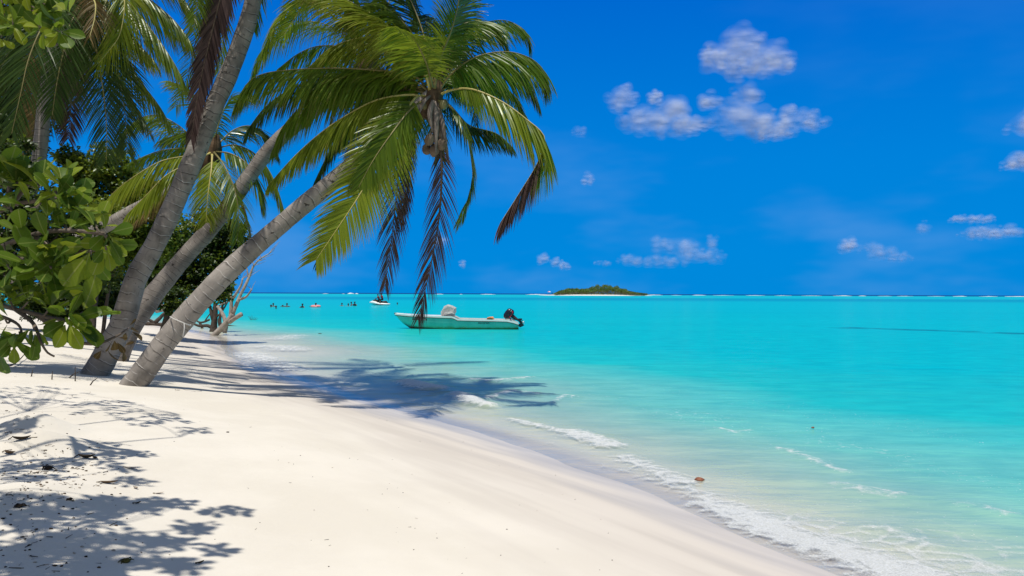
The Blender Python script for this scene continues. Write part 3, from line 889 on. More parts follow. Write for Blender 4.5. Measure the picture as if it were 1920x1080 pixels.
# dead fronds hanging straight down
F3([(812, 190, -.1), (822, 240, -.25), (828, 310, -.3), (824, 400, -.3), (808, 495, -.28), (784, 598, -.25)], seed=18, hang=0.15, mats=DD, leaf=.74, n=74, sag=.35, w=.017, ragged=.3, side0=Vector((1, -.3, 0)), bare=.22, fwd=1.6, rmax=.03, lift=.0)
F3([(800, 192, .0), (772, 220, .0), (752, 285, .0), (744, 360, .0), (735, 440, .02), (722, 540, .05)], seed=19, hang=0.15, mats=DD, leaf=.68, n=72, sag=.4, w=.017, ragged=.3, side0=Vector((1, .3, 0)), bare=.2, fwd=1.5, rmax=.03, lift=.0)
F3([(798, 195, .2), (775, 235, .25), (765, 300, .25), (758, 370, .25), (748, 430, .25)], seed=29, hang=0.15, mats=DD, leaf=.45, n=60, sag=.4, w=.016, ragged=.3, side0=Vector((.8, .6, 0)), bare=.25, fwd=1.4, lift=.0)
# coconuts, husks and the dry flower sheaths
def nuts(parent, c, spec, D):
    for i, (px, py, d, r_, mat) in enumerate(spec):
        mb = MB(); q = at(px, py, D + d)
        mb.ellipsoid((0, 0, 0), (r_, r_, r_ * 1.22), 14, 10, 0, 0.12, i)
        o = mb.build('coconut', mat); o.parent = parent; o.matrix_parent_inverse = parent.matrix_basis.inverted()
        o.location = q; o.rotation_euler = (0.3 * math.sin(i * 2.3), 0.4 * math.cos(i * 1.7), i)
        st = MB(); st.tube([q + Vector((0, 0, r_)), q.lerp(c, .5) + Vector((.03, 0, .02)), c], [.010, .014, .02], 6)
        wbuild(st, 'stalk', M_SPATHE, parent)
nuts(p3, at(815, 200, DC), [(806, 262, -.32, .082, M_HUSK), (815, 282, -.25, .085, M_HUSK), (828, 272, -.28, .08, M_HUSK), (800, 280, -.18, .075, M_HUSK), (822, 252, -.15, .08, M_HUSK), (832, 196, -.2, .07, M_NUT), (797, 200, -.1, .065, M_NUT)], DC)
for i, pl in enumerate(([(815, 190, -.15), (818, 230, -.32), (817, 290, -.36)], [(820, 190, -.1), (830, 240, -.22), (842, 310, -.2)], [(812, 188, -.2), (806, 215, -.3), (812, 250, -.32)], [(808, 178, -.1), (795, 190, -.25), (785, 215, -.3)])):
    mb = MB()
    mb.tube(spline([at(x, y, DC + d) for x, y, d in pl], 14), [.012 + .030 * math.sin(math.pi * min(1, .15 + k / 13 * .85)) for k in range(14)], 8, flat=.55, wob=.2, seed=i)
    wbuild(mb, 'flower_sheath', M_SPATHE, p3)

# --- the middle palm of the clump
g2 = ground(222, 676)
p2 = palm(g2, 'middle palm of the leaning trio, trunk kinked low down, crown behind the next one')
D2 = g2.y
trunk(p2, [(220, 678, D2, 36.5), (232, 648, D2, 35.0), (250, 608, D2 + .1, 35.7), (272, 574, D2 + .2, 39.5), (300, 537, D2 + .3, 35.0), (347, 481, D2 + .4, 31.2), (387, 437, D2 + .5, 30.4), (428, 387, D2 + .6, 28.9), (468, 330, D2 + .7, 27.4), (508, 277, D2 + .75, 27.4), (552, 236, D2 + .8, 27.4), (610, 190, D2 + .85, 25.8), (660, 148, D2 + .9, 24.3), (690, 118, D2 + .9, 22.8)], mat=M_TRUNK2)
DB = D2 + .9
c2 = at(694, 112, DB)
crown_heart(p2, c2, Vector((.5, 0, 1)), 0.30, 5)
def F2(pts, **k):
    k.setdefault('leaf', 0.85)
    return frond('frond', p2, [at(x, y, DB + d) for x, y, d in pts], **k)
F2([(690, 108, 0), (660, 50, -.2), (615, 10, -.4), (565, 2, -.5), (528, 30, -.5), (506, 66, -.5), (492, 110, -.5)], seed=40, hang=0.5, mats=GY, leaf=.95, n=84, sag=.7)
F2([(688, 108, .2), (640, 60, .5), (580, 40, .8), (530, 60, 1.0), (490, 100, 1.1), (470, 150, 1.1)], seed=41, hang=0.6, mats=GG, leaf=.9, n=80, sag=.7)
F2([(688, 112, .1), (650, 90, .3), (600, 86, .5), (560, 100, .6), (520, 130, .7)], seed=42, hang=0.9, mats=GG, leaf=.75, n=70, sag=.9)
F2([(690, 100, 0), (680, 30, 0), (650, -40, 0), (600, -90, 0), (540, -110, 0), (490, -80, 0)], seed=43, mats=GG, leaf=.9, n=80, sag=.6)
F2([(700, 100, .1), (720, 30, .3), (750, -40, .5), (800, -80, .6), (860, -70, .6)], seed=44, mats=GG, leaf=.85, n=70, sag=.6)
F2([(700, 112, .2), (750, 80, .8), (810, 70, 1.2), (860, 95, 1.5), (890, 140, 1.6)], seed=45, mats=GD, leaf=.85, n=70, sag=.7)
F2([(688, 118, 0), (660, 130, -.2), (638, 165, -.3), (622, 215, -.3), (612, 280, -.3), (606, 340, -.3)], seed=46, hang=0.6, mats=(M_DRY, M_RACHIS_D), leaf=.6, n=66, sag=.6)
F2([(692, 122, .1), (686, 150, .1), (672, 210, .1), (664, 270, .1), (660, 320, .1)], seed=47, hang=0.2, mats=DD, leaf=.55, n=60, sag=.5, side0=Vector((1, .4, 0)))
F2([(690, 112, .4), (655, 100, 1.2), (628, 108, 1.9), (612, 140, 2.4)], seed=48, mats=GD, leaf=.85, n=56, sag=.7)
F2([(695, 110, -.3), (690, 70, -1.2), (676, 50, -2.0), (660, 60, -2.6)], seed=49, mats=GG, leaf=.85, n=56, sag=.7)

# --- the tallest palm of the clump; its crown is above the frame
g1 = ground(176, 702)
p1 = palm(g1, 'tall thick-stemmed coconut palm nearest the bushes, its stem rising past the top of the view')
D1 = g1.y
trunk(p1, [(176, 704, D1, 48.7), (190, 682, D1, 46.2), (206, 650, D1, 44.5), (228, 610, D1 + .05, 43.7), (243, 560, D1 + .1, 41.2), (256, 520, D1 + .15, 38.6), (284, 470, D1 + .2, 37.8), (313, 413, D1 + .25, 37.8), (340, 352, D1 + .3, 37.0), (369, 282, D1 + .35, 36.1), (399, 206, D1 + .4, 35.3), (432, 132, D1 + .45, 33.6), (462, 50, D1 + .5, 31.9), (480, -20, D1 + .5, 30.2), (500, -110, D1 + .5, 29.4), (520, -200, D1 + .5, 28.6), (536, -260, D1 + .5, 26.9)])
DA = D1 + .5
c1 = at(540, -270, DA)
crown_heart(p1, c1, Vector((.25, 0, 1)), 0.34, 9)
def F1(pts, **k):
    k.setdefault('leaf', 0.9)
    return frond('frond', p1, [at(x, y, DA + d) for x, y, d in pts], **k)
F1([(532, -265, -.1), (490, -230, -.4), (445, -120, -.6), (415, -10, -.6), (395, 70, -.55), (374, 160, -.5), (358, 262, -.45)], seed=60, hang=0.15, mats=DD, leaf=.62, n=96, sag=.35, side0=Vector((1, .35, 0)), bare=.15, fwd=1.4, rmax=.034, lift=.0, w=.04)
F1([(530, -262, .1), (480, -210, -.1), (436, -110, -.3), (410, 0, -.3), (398, 60, -.28), (386, 150, -.25), (372, 205, -.2)], seed=61, hang=0.15, mats=DD, leaf=.5, n=90, sag=.4, side0=Vector((.8, .6, 0)), bare=.15, fwd=1.4, lift=.0)
F1([(530, -270, .2), (460, -250, .5), (405, -160, .7), (384, -50, .8), (372, 50, .8), (352, 140, .8), (330, 200, .8)], seed=62, hang=0.1, mats=GG, leaf=.75, n=90, sag=.30, side0=Vector((1, .3, 0)))
F1([(530, -275, -.2), (450, -270, -.5), (400, -190, -.7), (378, -90, -.75), (370, 0, -.7), (362, 60, -.7)], seed=63, hang=0.1, mats=GG, leaf=.6, n=80, sag=.35, side0=Vector((1, .3, 0)))
F1([(534, -270, .3), (470, -260, 1.0), (430, -170, 1.4), (420, -60, 1.6), (418, 60, 1.6), (410, 150, 1.6)], seed=64, hang=0.4, mats=GY, leaf=.6, n=80, sag=.4)
F1([(548, -268, .2), (590, -240, .5), (608, -150, .7), (596, -60, .8), (566, 10, .8), (530, 70, .8)], seed=65, hang=0.1, mats=GY, leaf=.8, n=86, sag=.3, side0=Vector((1, .3, .2)))
ray_fronds(p1, c1, [(-8, 30, 1), (25, 48, 1), (55, 25, 1), (95, 40, 1), (140, 20, 1), (-45, 40, 1), (-80, 25, .95), (-20, 62, 1), (75, 65, 1), (170, 50, 1), (-120, 45, .9), (10, 12, 1), (40, 8, 1), (-25, 10, 1), (-60, 60, 1), (120, 10, 1), (75, 5, 1), (-100, 20, .9), (0, 45, 1)], 3.6, 70, .9, 70, GG, w=.036)

# --- the younger palm further back, seen between the stems
Dm = 17.5
pm = palm(at(-100, 650, Dm) , 'small palm standing back between the stems, crown half hidden behind the tallest stem')
zz = zat(pm.location.x, Dm); pm.location.z = zz
trunk(pm, [(-100, 650, Dm, 26), (-10, 545, Dm, 24), (80, 480, Dm, 25), (135, 453, Dm, 25), (190, 428, Dm, 25), (245, 398, Dm, 25), (300, 370, Dm, 25), (345, 340, Dm, 24), (378, 312, Dm, 24), (396, 290, Dm, 22)], mat=M_TRUNK, n=60, sides=12)
crown_heart(pm, at(398, 286, Dm), Vector((.3, 0, 1)), 0.32, 15)
def FM(pts, **k):
    k.setdefault('leaf', 0.80); k.setdefault('n', 62); k.setdefault('w', .025)
    return frond('frond', pm, [at(x, y, Dm + d) for x, y, d in pts], **k)
FM([(394, 284, -.1), (345, 293, -.5), (300, 303, -.8), (250, 332, -1.0), (212, 362, -1.1), (184, 396, -1.1)], seed=80, hang=0.8, mats=GY, leaf=.9, sag=.8)
FM([(394, 287, -.2), (350, 308, -.7), (310, 330, -1.0), (272, 368, -1.2), (238, 402, -1.2)], seed=81, hang=0.8, mats=GY, leaf=.85, sag=.8)
FM([(394, 290, -.1), (352, 325, -.3), (310, 362, -.4), (270, 400, -.4), (248, 420, -.4)], seed=82, hang=0.8, mats=(M_DRY, M_RACHIS_D), leaf=.55, sag=.9)
FM([(394, 280, .2), (340, 278, .4), (295, 284, .5), (245, 304, .5)], seed=83, hang=0.8, mats=GG, leaf=.7, sag=.8)
FM([(394, 278, .1), (360, 256, .1), (330, 232, .2), (295, 216, .2), (262, 222, .2), (232, 246, .2)], seed=84, hang=0.7, mats=GG, leaf=.85, sag=.7)
FM([(396, 276, .4), (370, 246, .8), (340, 250, 1.1), (302, 262, 1.3)], seed=85, hang=0.7, mats=GD, leaf=.8, sag=.8)
FM([(402, 284, -.1), (432, 288, -.2), (462, 306, -.3), (484, 340, -.3), (494, 385, -.3)], seed=86, hang=0.7, mats=GG, leaf=.85, sag=.8)
FM([(402, 280, .1), (440, 272, .3), (480, 290, .5), (510, 330, .6), (530, 385, .6), (534, 410, .6)], seed=87, hang=0.7, mats=GG, leaf=.85, sag=.8)
FM([(402, 286, -.2), (420, 310, -.5), (440, 355, -.7), (448, 410, -.8), (444, 452, -.8)], seed=88, hang=0.3, mats=GG, leaf=.75, sag=.6)
FM([(398, 290, -.2), (396, 320, -.5), (390, 365, -.7), (386, 420, -.75)], seed=89, hang=0.15, mats=GY, leaf=.75, sag=.5, side0=Vector((1, -.2, 0)))
FM([(400, 276, 0), (408, 240, 0), (420, 205, .1), (440, 180, .1), (470, 178, .1)], seed=90, mats=GG, leaf=.75, sag=.6)
FM([(396, 276, 0), (388, 230, 0), (372, 190, 0), (350, 165, 0), (318, 152, 0)], seed=91, mats=GG, leaf=.75, sag=.7)
FM([(402, 278, .3), (436, 245, .8), (470, 236, 1.2), (500, 256, 1.4), (520, 290, 1.5)], seed=92, mats=GD, leaf=.8, sag=.8)
FM([(400, 290, 0), (424, 325, .1), (452, 372, .2), (468, 430, .2), (472, 470, .2)], seed=93, mats=(M_DRY, M_RACHIS_D), leaf=.5, sag=.7)

# --- the palm in the shade of the bushes whose long fronds hang across the corner
Dl = 12.5
pl = palm(at(-110, 650, Dl), 'shaded palm behind the broad-leaved bush, long fronds hanging in a curtain')
pl.location.z = zat(pl.location.x, Dl)
trunk(pl, [(-110, 650, Dl, 28), (-40, 520, Dl, 26), (30, 420, Dl, 25), (66, 330, Dl, 25), (78, 250, Dl, 24), (86, 170, Dl, 24), (104, 90, Dl, 24), (136, 10, Dl, 22), (150, -20, Dl, 22)], mat=M_TRUNK2, n=60, sides=12)
crown_heart(pl, at(152, -26, Dl), Vector((.2, 0, 1)), 0.36, 25)
def FL(pts, **k):
    k.setdefault('leaf', 0.85); k.setdefault('n', 78); k.setdefault('w', .020)
    return frond('frond', pl, [at(x, y, Dl + d) for x, y, d in pts], **k)
FL([(156, -30, 0), (190, -50, .1), (240, -30, .2), (290, 6, .3), (330, 42, .3), (356, 76, .3)], seed=100, hang=0.8, mats=GG, leaf=.9, sag=.9)
FL([(158, -26, -.1), (200, -30, -.2), (245, 10, -.3), (288, 62, -.3), (320, 108, -.3), (340, 142, -.3)], seed=101, hang=0.7, mats=GG, leaf=.9, sag=.8)
FL([(156, -22, -.1), (190, -10, -.3), (232, 44, -.4), (262, 84, -.4), (288, 112, -.4)], seed=102, hang=0.7, mats=(M_FROND_Y, M_RACHIS), leaf=.8, sag=.8)
FL([(156, -20, 0), (190, 10, 0), (226, 90, 0), (262, 150, 0), (292, 190, 0), (314, 226, 0)], seed=103, hang=0.5, mats=GG, leaf=.9, sag=.7)
FL([(154, -18, -.2), (184, 20, -.5), (212, 90, -.6), (228, 170, -.65), (236, 232, -.65), (238, 285, -.6)], seed=104, hang=0.2, mats=GD, leaf=.7, sag=.5, side0=Vector((1, .2, 0)))
FL([(152, -18, -.3), (168, 30, -.6), (184, 110, -.8), (196, 190, -.85), (200, 250, -.85), (199, 300, -.8)], seed=105, hang=0.2, mats=GD, leaf=.75, sag=.5, side0=Vector((1, .3, 0)))
FL([(156, -24, -.2), (200, -40, -.6), (232, -10, -.9), (226, 60, -1.0), (200, 100, -1.0), (185, 118, -1.0)], seed=106, hang=0.4, mats=GY, leaf=.8, sag=.6)
FL([(152, -20, -.4), (150, 10, -1.0), (130, 50, -1.3), (116, 110, -1.45), (106, 160, -1.5), (98, 215, -1.5)], seed=107, hang=0.15, mats=GD, leaf=.7, sag=.5, side0=Vector((1, .2, 0)))
FL([(148, -22, -.4), (120, 0, -1.2), (80, 50, -1.7), (54, 110, -1.9), (40, 170, -2.0), (22, 250, -2.0)], seed=108, hang=0.2, mats=GD, leaf=.8, sag=.5, side0=Vector((1, .2, 0)))
FL([(148, -24, 0), (100, -20, -.2), (50, 30, -.3), (15, 100, -.3), (-15, 170, -.3)], seed=109, hang=0.5, mats=GD, leaf=.9, sag=.6)
FL([(150, -20, .2), (142, 30, .3), (140, 110, .3), (134, 190, .3), (128, 260, .3)], seed=110, hang=0.15, mats=DD, leaf=.6, sag=.4, side0=Vector((1, .3, 0)))
FL([(148, -20, .3), (110, 40, .4), (90, 120, .4), (70, 200, .4), (58, 280, .4)], seed=111, hang=0.15, mats=(M_DRY, M_RACHIS_D), leaf=.6, sag=.4, side0=Vector((1, .3, 0)))
FL([(154, -20, .4), (176, 50, .8), (214, 130, 1.0), (250, 190, 1.1), (276, 240, 1.1)], seed=112, hang=0.4, mats=GD, leaf=.85, sag=.6)
FL([(148, -20, .3), (126, 60, .8), (112, 140, 1.0), (80, 210, 1.0), (50, 260, 1.0)], seed=113, hang=0.15, mats=GD, leaf=.85, sag=.5, side0=Vector((1, .2, 0)))
FL([(156, -30, .4), (230, -60, .8), (300, -40, 1.0), (345, 0, 1.1), (372, 40, 1.1)], seed=114, mats=GG, leaf=.8, sag=.8)
FL([(150, -22, -.4), (176, 0, -1.3), (178, 30, -1.8), (168, 70, -2.1)], seed=115, mats=(M_DRY, M_RACHIS), leaf=.6, sag=.6)
ray_fronds(pl, at(152, -30, Dl), [(100, 55, 1), (60, 70, 1), (150, 60, 1), (200, 40, 1), (20, 60, .9)], 3.4, 120, .85, 44, GD)

# a pale cord tied round the front stem
cpts = [at(x, y, D3 + d) for x, y, d in ((319, 594, .02), (326, 598, -.16), (338, 603, -.20), (350, 608, -.16), (358, 610, .05), (347, 604, .34), (330, 597, .30), (319, 594, .02))]
mb = MB(); c0 = cpts[0]
cc = spline([q - c0 for q in cpts], 30)
mb.tube(cc, [.009] * 30, 6)
mb.tube(spline([cc[8], cc[8] + Vector((.02, -.04, -.08)), cc[8] + Vector((.0, -.04, -.2))], 8), [.008] * 8, 6)
o = mb.build('cord', M_SPATHE_P if 'M_SPATHE_P' in globals() else simple_mat('pale cord', (.55, .53, .49), .8, .2, .1, 9.0)); o.location = c0
tag(o, 'thin pale cord tied round the lower stem of the front leaning palm', 'cord')

# ------------------------------------------------------------------ broad-leaved bush, shade tree, thicket
M_BIG = leaf_mat('broad leaf green', (0.026, 0.062, 0.010), (0.080, 0.140, 0.016), (0.24, 0.36, 0.022), gloss=0.10, rough=0.40, midrib=(0.22, 0.27, 0.06), tmix=0.42)
M_BIGY = leaf_mat('broad leaf yellow green', (0.10, 0.15, 0.014), (0.17, 0.22, 0.020), (0.42, 0.50, 0.03), gloss=0.10, rough=0.40, midrib=(0.32, 0.35, 0.09), tmix=0.45)
M_WITHER = leaf_mat('withered leaf', (0.055, 0.040, 0.020), (0.12, 0.085, 0.035), (0.10, 0.06, 0.02), gloss=0.03, rough=0.5, midrib=(0.16, 0.12, 0.06), tmix=0.2)
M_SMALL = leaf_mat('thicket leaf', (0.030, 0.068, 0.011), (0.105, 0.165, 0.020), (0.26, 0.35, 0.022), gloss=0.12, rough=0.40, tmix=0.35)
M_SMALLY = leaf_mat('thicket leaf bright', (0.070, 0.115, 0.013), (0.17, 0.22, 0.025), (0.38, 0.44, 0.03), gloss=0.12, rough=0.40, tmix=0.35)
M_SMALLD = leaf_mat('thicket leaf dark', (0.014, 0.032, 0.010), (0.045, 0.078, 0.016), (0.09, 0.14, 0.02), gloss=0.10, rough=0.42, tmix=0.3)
M_BARK = simple_mat('twig bark', (0.15, 0.12, 0.095), 0.9, 0.15, 0.4, 18.0, 0.5)
M_BARKD = simple_mat('dark bark', (0.075, 0.060, 0.048), 0.9, 0.15, 0.4, 9.0, 0.5)
M_GREYWOOD = simple_mat('weathered dead wood', (0.33, 0.285, 0.24), 0.9, 0.15, 0.35, 7.0, 0.6)
M_DARKWOOD = simple_mat('dark dead wood', (0.085, 0.068, 0.055), 0.9, 0.15, 0.4, 7.0, 0.6)

LEAF_PROFILE = [(0.0, 0.03), (0.12, 0.10), (0.30, 0.27), (0.50, 0.42), (0.70, 0.50), (0.86, 0.42), (0.96, 0.20), (1.0, 0.02)]
def big_leaf(mb, base, d, up, ln, wd, r, mat=0):
    """an obovate blade, folded a little along its midrib and bent towards its tip"""
    d = d.normalized()
    s = d.cross(up)
    if s.length < 1e-3: s = d.orthogonal()
    s.normalize(); n = s.cross(d).normalized()
    fold = r.uniform(0.08, 0.30); bend = r.uniform(-0.05, 0.35); wave = r.uniform(0, 6)
    rows = []
    st = base
    for t, w_ in LEAF_PROFILE:
        c = base + d * (ln * t) - n * (bend * ln * t * t)
        hw = w_ * wd
        lft = c - s * hw + n * (fold * hw + 0.03 * wd * math.sin(wave + t * 7))
        rgt = c + s * hw + n * (fold * hw + 0.03 * wd * math.cos(wave + t * 6))
        rows.append((mb.vert(lft, (-w_ * 2, t)), mb.vert(c, (0, t)), mb.vert(rgt, (w_ * 2, t))))
    for a, b in zip(rows, rows[1:]):
        mb.face((a[0], a[1], b[1], b[0]), mat)
        mb.face((a[1], a[2], b[2], b[1]), mat)

def rosette(mb, c, axis, n, ln, r, yellow=0.15, spread=1.0, mats=(0, 1)):
    axis = axis.normalized()
    a = axis.orthogonal().normalized(); b = axis.cross(a)
    ph0 = r.uniform(0, 6.28)
    for k in range(n):
        ph = ph0 + k * 2.4
        tilt = (0.35 + 0.9 * (k + 0.5) / n) * spread
        d = axis * math.cos(tilt) + (a * math.cos(ph) + b * math.sin(ph)) * math.sin(tilt)
        l_ = ln * r.uniform(0.65, 1.12)
        p0 = c - axis * (0.05 * ln * k / n * 4)
        up = axis + Vector((0, 0, 0.6))
        big_leaf(mb, p0 + d * 0.02, d, up, l_, l_ * r.uniform(0.50, 0.62), r, mats[1] if r.random() < yellow else mats[0])

# --- the bush whose branches reach in beside the camera
gb = Vector((-2.85, 3.3, 0)); gb.z = zat(gb.x, gb.y)
bush = empty('broad_leaved_bush', gb, 'bush of large glossy oval leaves reaching in over the sand in front of the palms', 'bush')
rb = random.Random(21)
branches = [
    [(-190, 640, 3.3), (-60, 500, 3.15), (60, 440, 3.0), (130, 432, 2.9), (196, 438, 2.8)],
    [(-200, 600, 3.3), (-60, 430, 3.2), (20, 385, 3.1), (80, 375, 3.05), (105, 360, 3.0)],
    [(-200, 620, 3.3), (-50, 570, 3.1), (30, 580, 3.0), (75, 592, 2.95), (130, 602, 2.9)],
    [(-60, 575, 3.1), (20, 600, 2.95), (40, 620, 2.9), (30, 640, 2.9)],
    [(30, 580, 3.0), (62, 606, 2.95), (76, 640, 2.9), (88, 660, 2.9), (102, 668, 2.9)],
    [(-60, 430, 3.2), (-20, 330, 3.2), (20, 300, 3.2), (50, 310, 3.2)],
    [(20, 385, 3.1), (70, 330, 3.1), (110, 335, 3.05), (122, 350, 3.0)],
    [(75, 592, 2.95), (120, 632, 3.0), (175, 645, 3.05), (215, 632, 3.1), (242, 615, 3.15)],
    [(60, 440, 3.0), (110, 470, 3.0), (170, 470, 2.95), (200, 462, 2.9)],
    [(-50, 500, 3.1), (10, 480, 2.95), (60, 490, 2.9), (95, 500, 2.9)],
]
bm_ = MB()
for i, bl in enumerate(branches):
    pts = [at(*p) for p in bl]
    if i < 3: pts = [gb + Vector((0, 0, -.1)), gb.lerp(pts[0], .5) + Vector((0, .05, .2))] + pts
    C = spline(pts, 22)
    r0 = 0.022 if i < 3 else 0.009
    bm_.tube(C, [r0 * (1 - .78 * k / 21) + .0015 for k in range(22)], 7, 0, wob=.25, seed=i)
lf = MB()
ros = [(75, 352, 3.05, 0, -1), (118, 345, 3.0, .3, -1), (126, 352, 3.0, 1, -.1), (104, 372, 2.95, 1, .1), (30, 345, 3.1, 0, -1), (8, 335, 3.15, .2, -1), (22, 395, 3.0, -.2, -.6), (58, 390, 2.95, .3, -.5),
       (52, 338, 3.2, .5, -1), (90, 415, 2.95, .4, -.6), (40, 440, 2.9, -.3, -.3), (88, 452, 2.9, .3, .2), (130, 430, 2.9, .5, -.6), (180, 425, 2.8, .3, -.7), (200, 440, 2.78, 1, .5), (198, 462, 2.8, .7, 1), (170, 470, 2.9, -.1, 1),
       (120, 476, 2.95, 0, 1), (60, 492, 2.9, .2, -.3), (95, 502, 2.9, .8, .3), (20, 505, 2.9, -.4, .1), (8, 455, 2.95, -.5, 0), (140, 395, 3.0, .9, -.5), (18, 560, 2.95, -.2, -.8), (52, 566, 2.95, .2, -1), (92, 578, 2.9, .5, -.7),
       (130, 602, 2.88, .9, .3), (128, 600, 2.9, .2, 1), (36, 622, 2.88, -.3, .8), (26, 640, 2.88, 0, 1), (66, 616, 2.9, .2, .8), (10, 600, 2.9, -.6, .4), (100, 545, 3.0, .5, -.7), (-10, 640, 2.95, -.2, 1), (-20, 400, 3.1, -.2, -.4), (-15, 520, 3.0, -.3, .2), (5, 350, 3.15, -.2, -.8), (155, 585, 2.95, 1, -.2), (60, 350, 3.15, -.3, -1), (30, 470, 3.1, 0, .3), (75, 530, 3.05, 0, .2), (112, 400, 3.1, .3, -.3)]
for i, (x, y, D, dx, dy) in enumerate(ros):
    c = at(x, y, D)
    ax = Vector((dx, rb.uniform(-.8, .1), -dy)) + Vector((rb.uniform(-.25, .25), 0, rb.uniform(0, .4)))
    yl = .8 if x > 165 else .24
    rosette(lf, c, ax, rb.choice((6, 7, 8)), rb.uniform(0.075, 0.130), rb, yl)
    # short twig back to the nearest branch
    best = min((q for bl in branches for q in bl), key=lambda q: (q[0] - x) ** 2 + (q[1] - y) ** 2)
    bm_.tube(spline([at(*best), at((best[0] + x) / 2, (best[1] + y) / 2 + 6, (best[2] + D) / 2), c], 6), [.005, .0045, .004, .004, .0035, .003], 6)
wbuild(bm_, 'branches', M_BARK, bush)
wbuild(lf, 'foliage', [M_BIG, M_BIGY], bush)
wl_ = MB()
for x, y, D, dx, dy, n in ((214, 634, 3.1, .2, .9, 4), (240, 617, 3.15, 1, .1, 4), (196, 650, 3.08, -.2, 1, 3), (228, 652, 3.1, .6, .6, 3)):
    rosette(wl_, at(x, y, D), Vector((dx, -.2, -dy)), n, .052, rb, .0, 1.0, (0, 0))
o = wbuild(wl_, 'withered_foliage', M_WITHER, bush)
o['label'] = 'curled dead brown leaves at the end of a low twig'

# --- shade tree: stands beside the camera, its crown overhangs the sand
gt = Vector((-5.3, 2.6, 0)); gt.z = zat(gt.x, gt.y)
tree = empty('shade_tree', gt, 'spreading broad-leaved tree whose lowest sprays hang across the top corner', 'tree')
rt = random.Random(5)
blobs = [(70, 742, 95, 17, 15), (190, 765, 85, 15, 15), (290, 788, 65, 11, 9), (350, 806, 36, 6, 3), (30, 800, 40, 14, 5), (50, 885, 80, 20, 10), (150, 868, 70, 9, 5), (225, 880, 22, 4, 2), (95, 960, 125, 32, 28), (225, 950, 90, 16, 11),
         (300, 945, 50, 8, 4), (430, 960, 26, 4, 2), (355, 988, 42, 8, 4), (180, 1022, 150, 26, 17), (320, 1018, 70, 12, 5), (410, 1030, 20, 5, 2), (100, 1062, 150, 22, 13), (340, 1062, 50, 10, 4), (235, 905, 40, 7, 3), (-80, 800, 60, 60, 14), (-120, 960, 90, 80, 16), (40, 1130, 200, 40, 14), (300, 1120, 60, 20, 4)]
cl = MB(); tw = MB()
hubs = [Vector((-4.4, 2.6, 4.4)), Vector((-3.4, 3.2, 5.0)), Vector((-2.4, 2.6, 4.4)), Vector((-4.2, 4.8, 5.3)), Vector((-3.2, 5.6, 5.8)), Vector((-5.0, 6.2, 6.2)), Vector((-3.9, 7.0, 6.4))]
for bx, by, rx, ry, cnt in blobs:
    for k in range(int(cnt * 2.1)):
        while True:
            u, v = rt.uniform(-1, 1), rt.uniform(-1, 1)
            if u * u + v * v <= 1: break
        gp = ground(bx + u * rx, by + v * ry) if by + v * ry < 1080 else None
        if gp is None:
            q = at(bx + u * rx, by + v * ry, 3.2); gp = Vector((q.x, 3.3 - (by - 1080) / 160, .6))
        zt = rt.uniform(4.2, 5.0)
        for _ in range(12):
            p = gp + sdir * ((zt - gp.z) / sdir.z)
            if p.y < 0.4 or H + 575.0 / F * p.y < p.z - 0.22: break
            zt += 0.2
        ax = Vector((rt.uniform(-.6, .6), rt.uniform(-.6, .6), rt.uniform(.3, 1)))
        rosette(cl, p, ax, rt.choice((5, 6, 7)), rt.uniform(.085, .125), rt, .3, 1.25)
        h = min(hubs, key=lambda q: (q - p).length)
        if rt.random() < .35:
            tw.tube(spline([h, h.lerp(p, .5) + Vector((0, 0, .12)), p], 7), [.007, .006, .005, .005, .004, .004, .003], 5)
for k in range(95):        # the part of the crown that shades the low bush
    p = Vector((rt.uniform(-3.4, -1.95), rt.uniform(1.5, 2.9), rt.uniform(3.75, 4.7)))
    if H + 590.0 / F * p.y > p.z - .2: continue
    rosette(cl, p, Vector((rt.uniform(-.6, .6), rt.uniform(-.6, .6), rt.uniform(.3, 1))), rt.choice((6, 7, 8)), rt.uniform(.10, .14), rt, .3, 1.25)
corner = [(18, 12, 5.4), (60, 30, 5.3), (76, 52, 5.2), (104, 40, 5.3), (122, 22, 5.35), (92, 10, 5.4), (24, 46, 5.2), (8, 36, 5.3), (48, 6, 5.4), (112, 60, 5.3), (-10, 20, 5.3), (78, 34, 5.6), (40, 26, 5.6), (2, 70, 5.3), (36, -14, 5.3), (90, -16, 5.3)]
corner_pts = [at(*q) for q in corner]
for p in corner_pts:
    rosette(cl, p, Vector((rt.uniform(-.4, .6), rt.uniform(-.7, 0), rt.uniform(-.9, .2))), rt.choice((6, 7, 8)), rt.uniform(.11, .15), rt, .35, 1.1)
    tw.tube(spline([at(-60, -70, 5.5), at(10, -20, 5.4).lerp(p, .4), p], 8), [.016, .013, .011, .009, .008, .006, .005, .004], 5)
tr_ = MB()
tr_.tube(spline([gt + Vector((0, 0, -.2)), gt + Vector((.1, 0, 1.2)), gt + Vector((.3, .1, 2.4)), Vector((-4.7, 2.6, 3.6)), hubs[0]], 24), [.19 - .10 * k / 23 for k in range(24)], 12, wob=.2)
for h in hubs[1:]:
    st = Vector((-4.7, 2.6, 3.6))
    tw.tube(spline([st, st.lerp(h, .5) + Vector((0, 0, .25)), h], 12), [.035 - .025 * k / 11 for k in range(12)], 7, wob=.2)
tw.tube(spline([Vector((-4.7, 2.6, 3.6)), at(-120, -80, 4.6), at(-60, -70, 5.5)], 10), [.05 - .03 * k / 9 for k in range(10)], 7)
wbuild(tr_, 'trunk', M_BARK, tree)
wbuild(tw, 'branches', M_BARK, tree)
wbuild(cl, 'crown', [M_BIG, M_BIGY], tree)

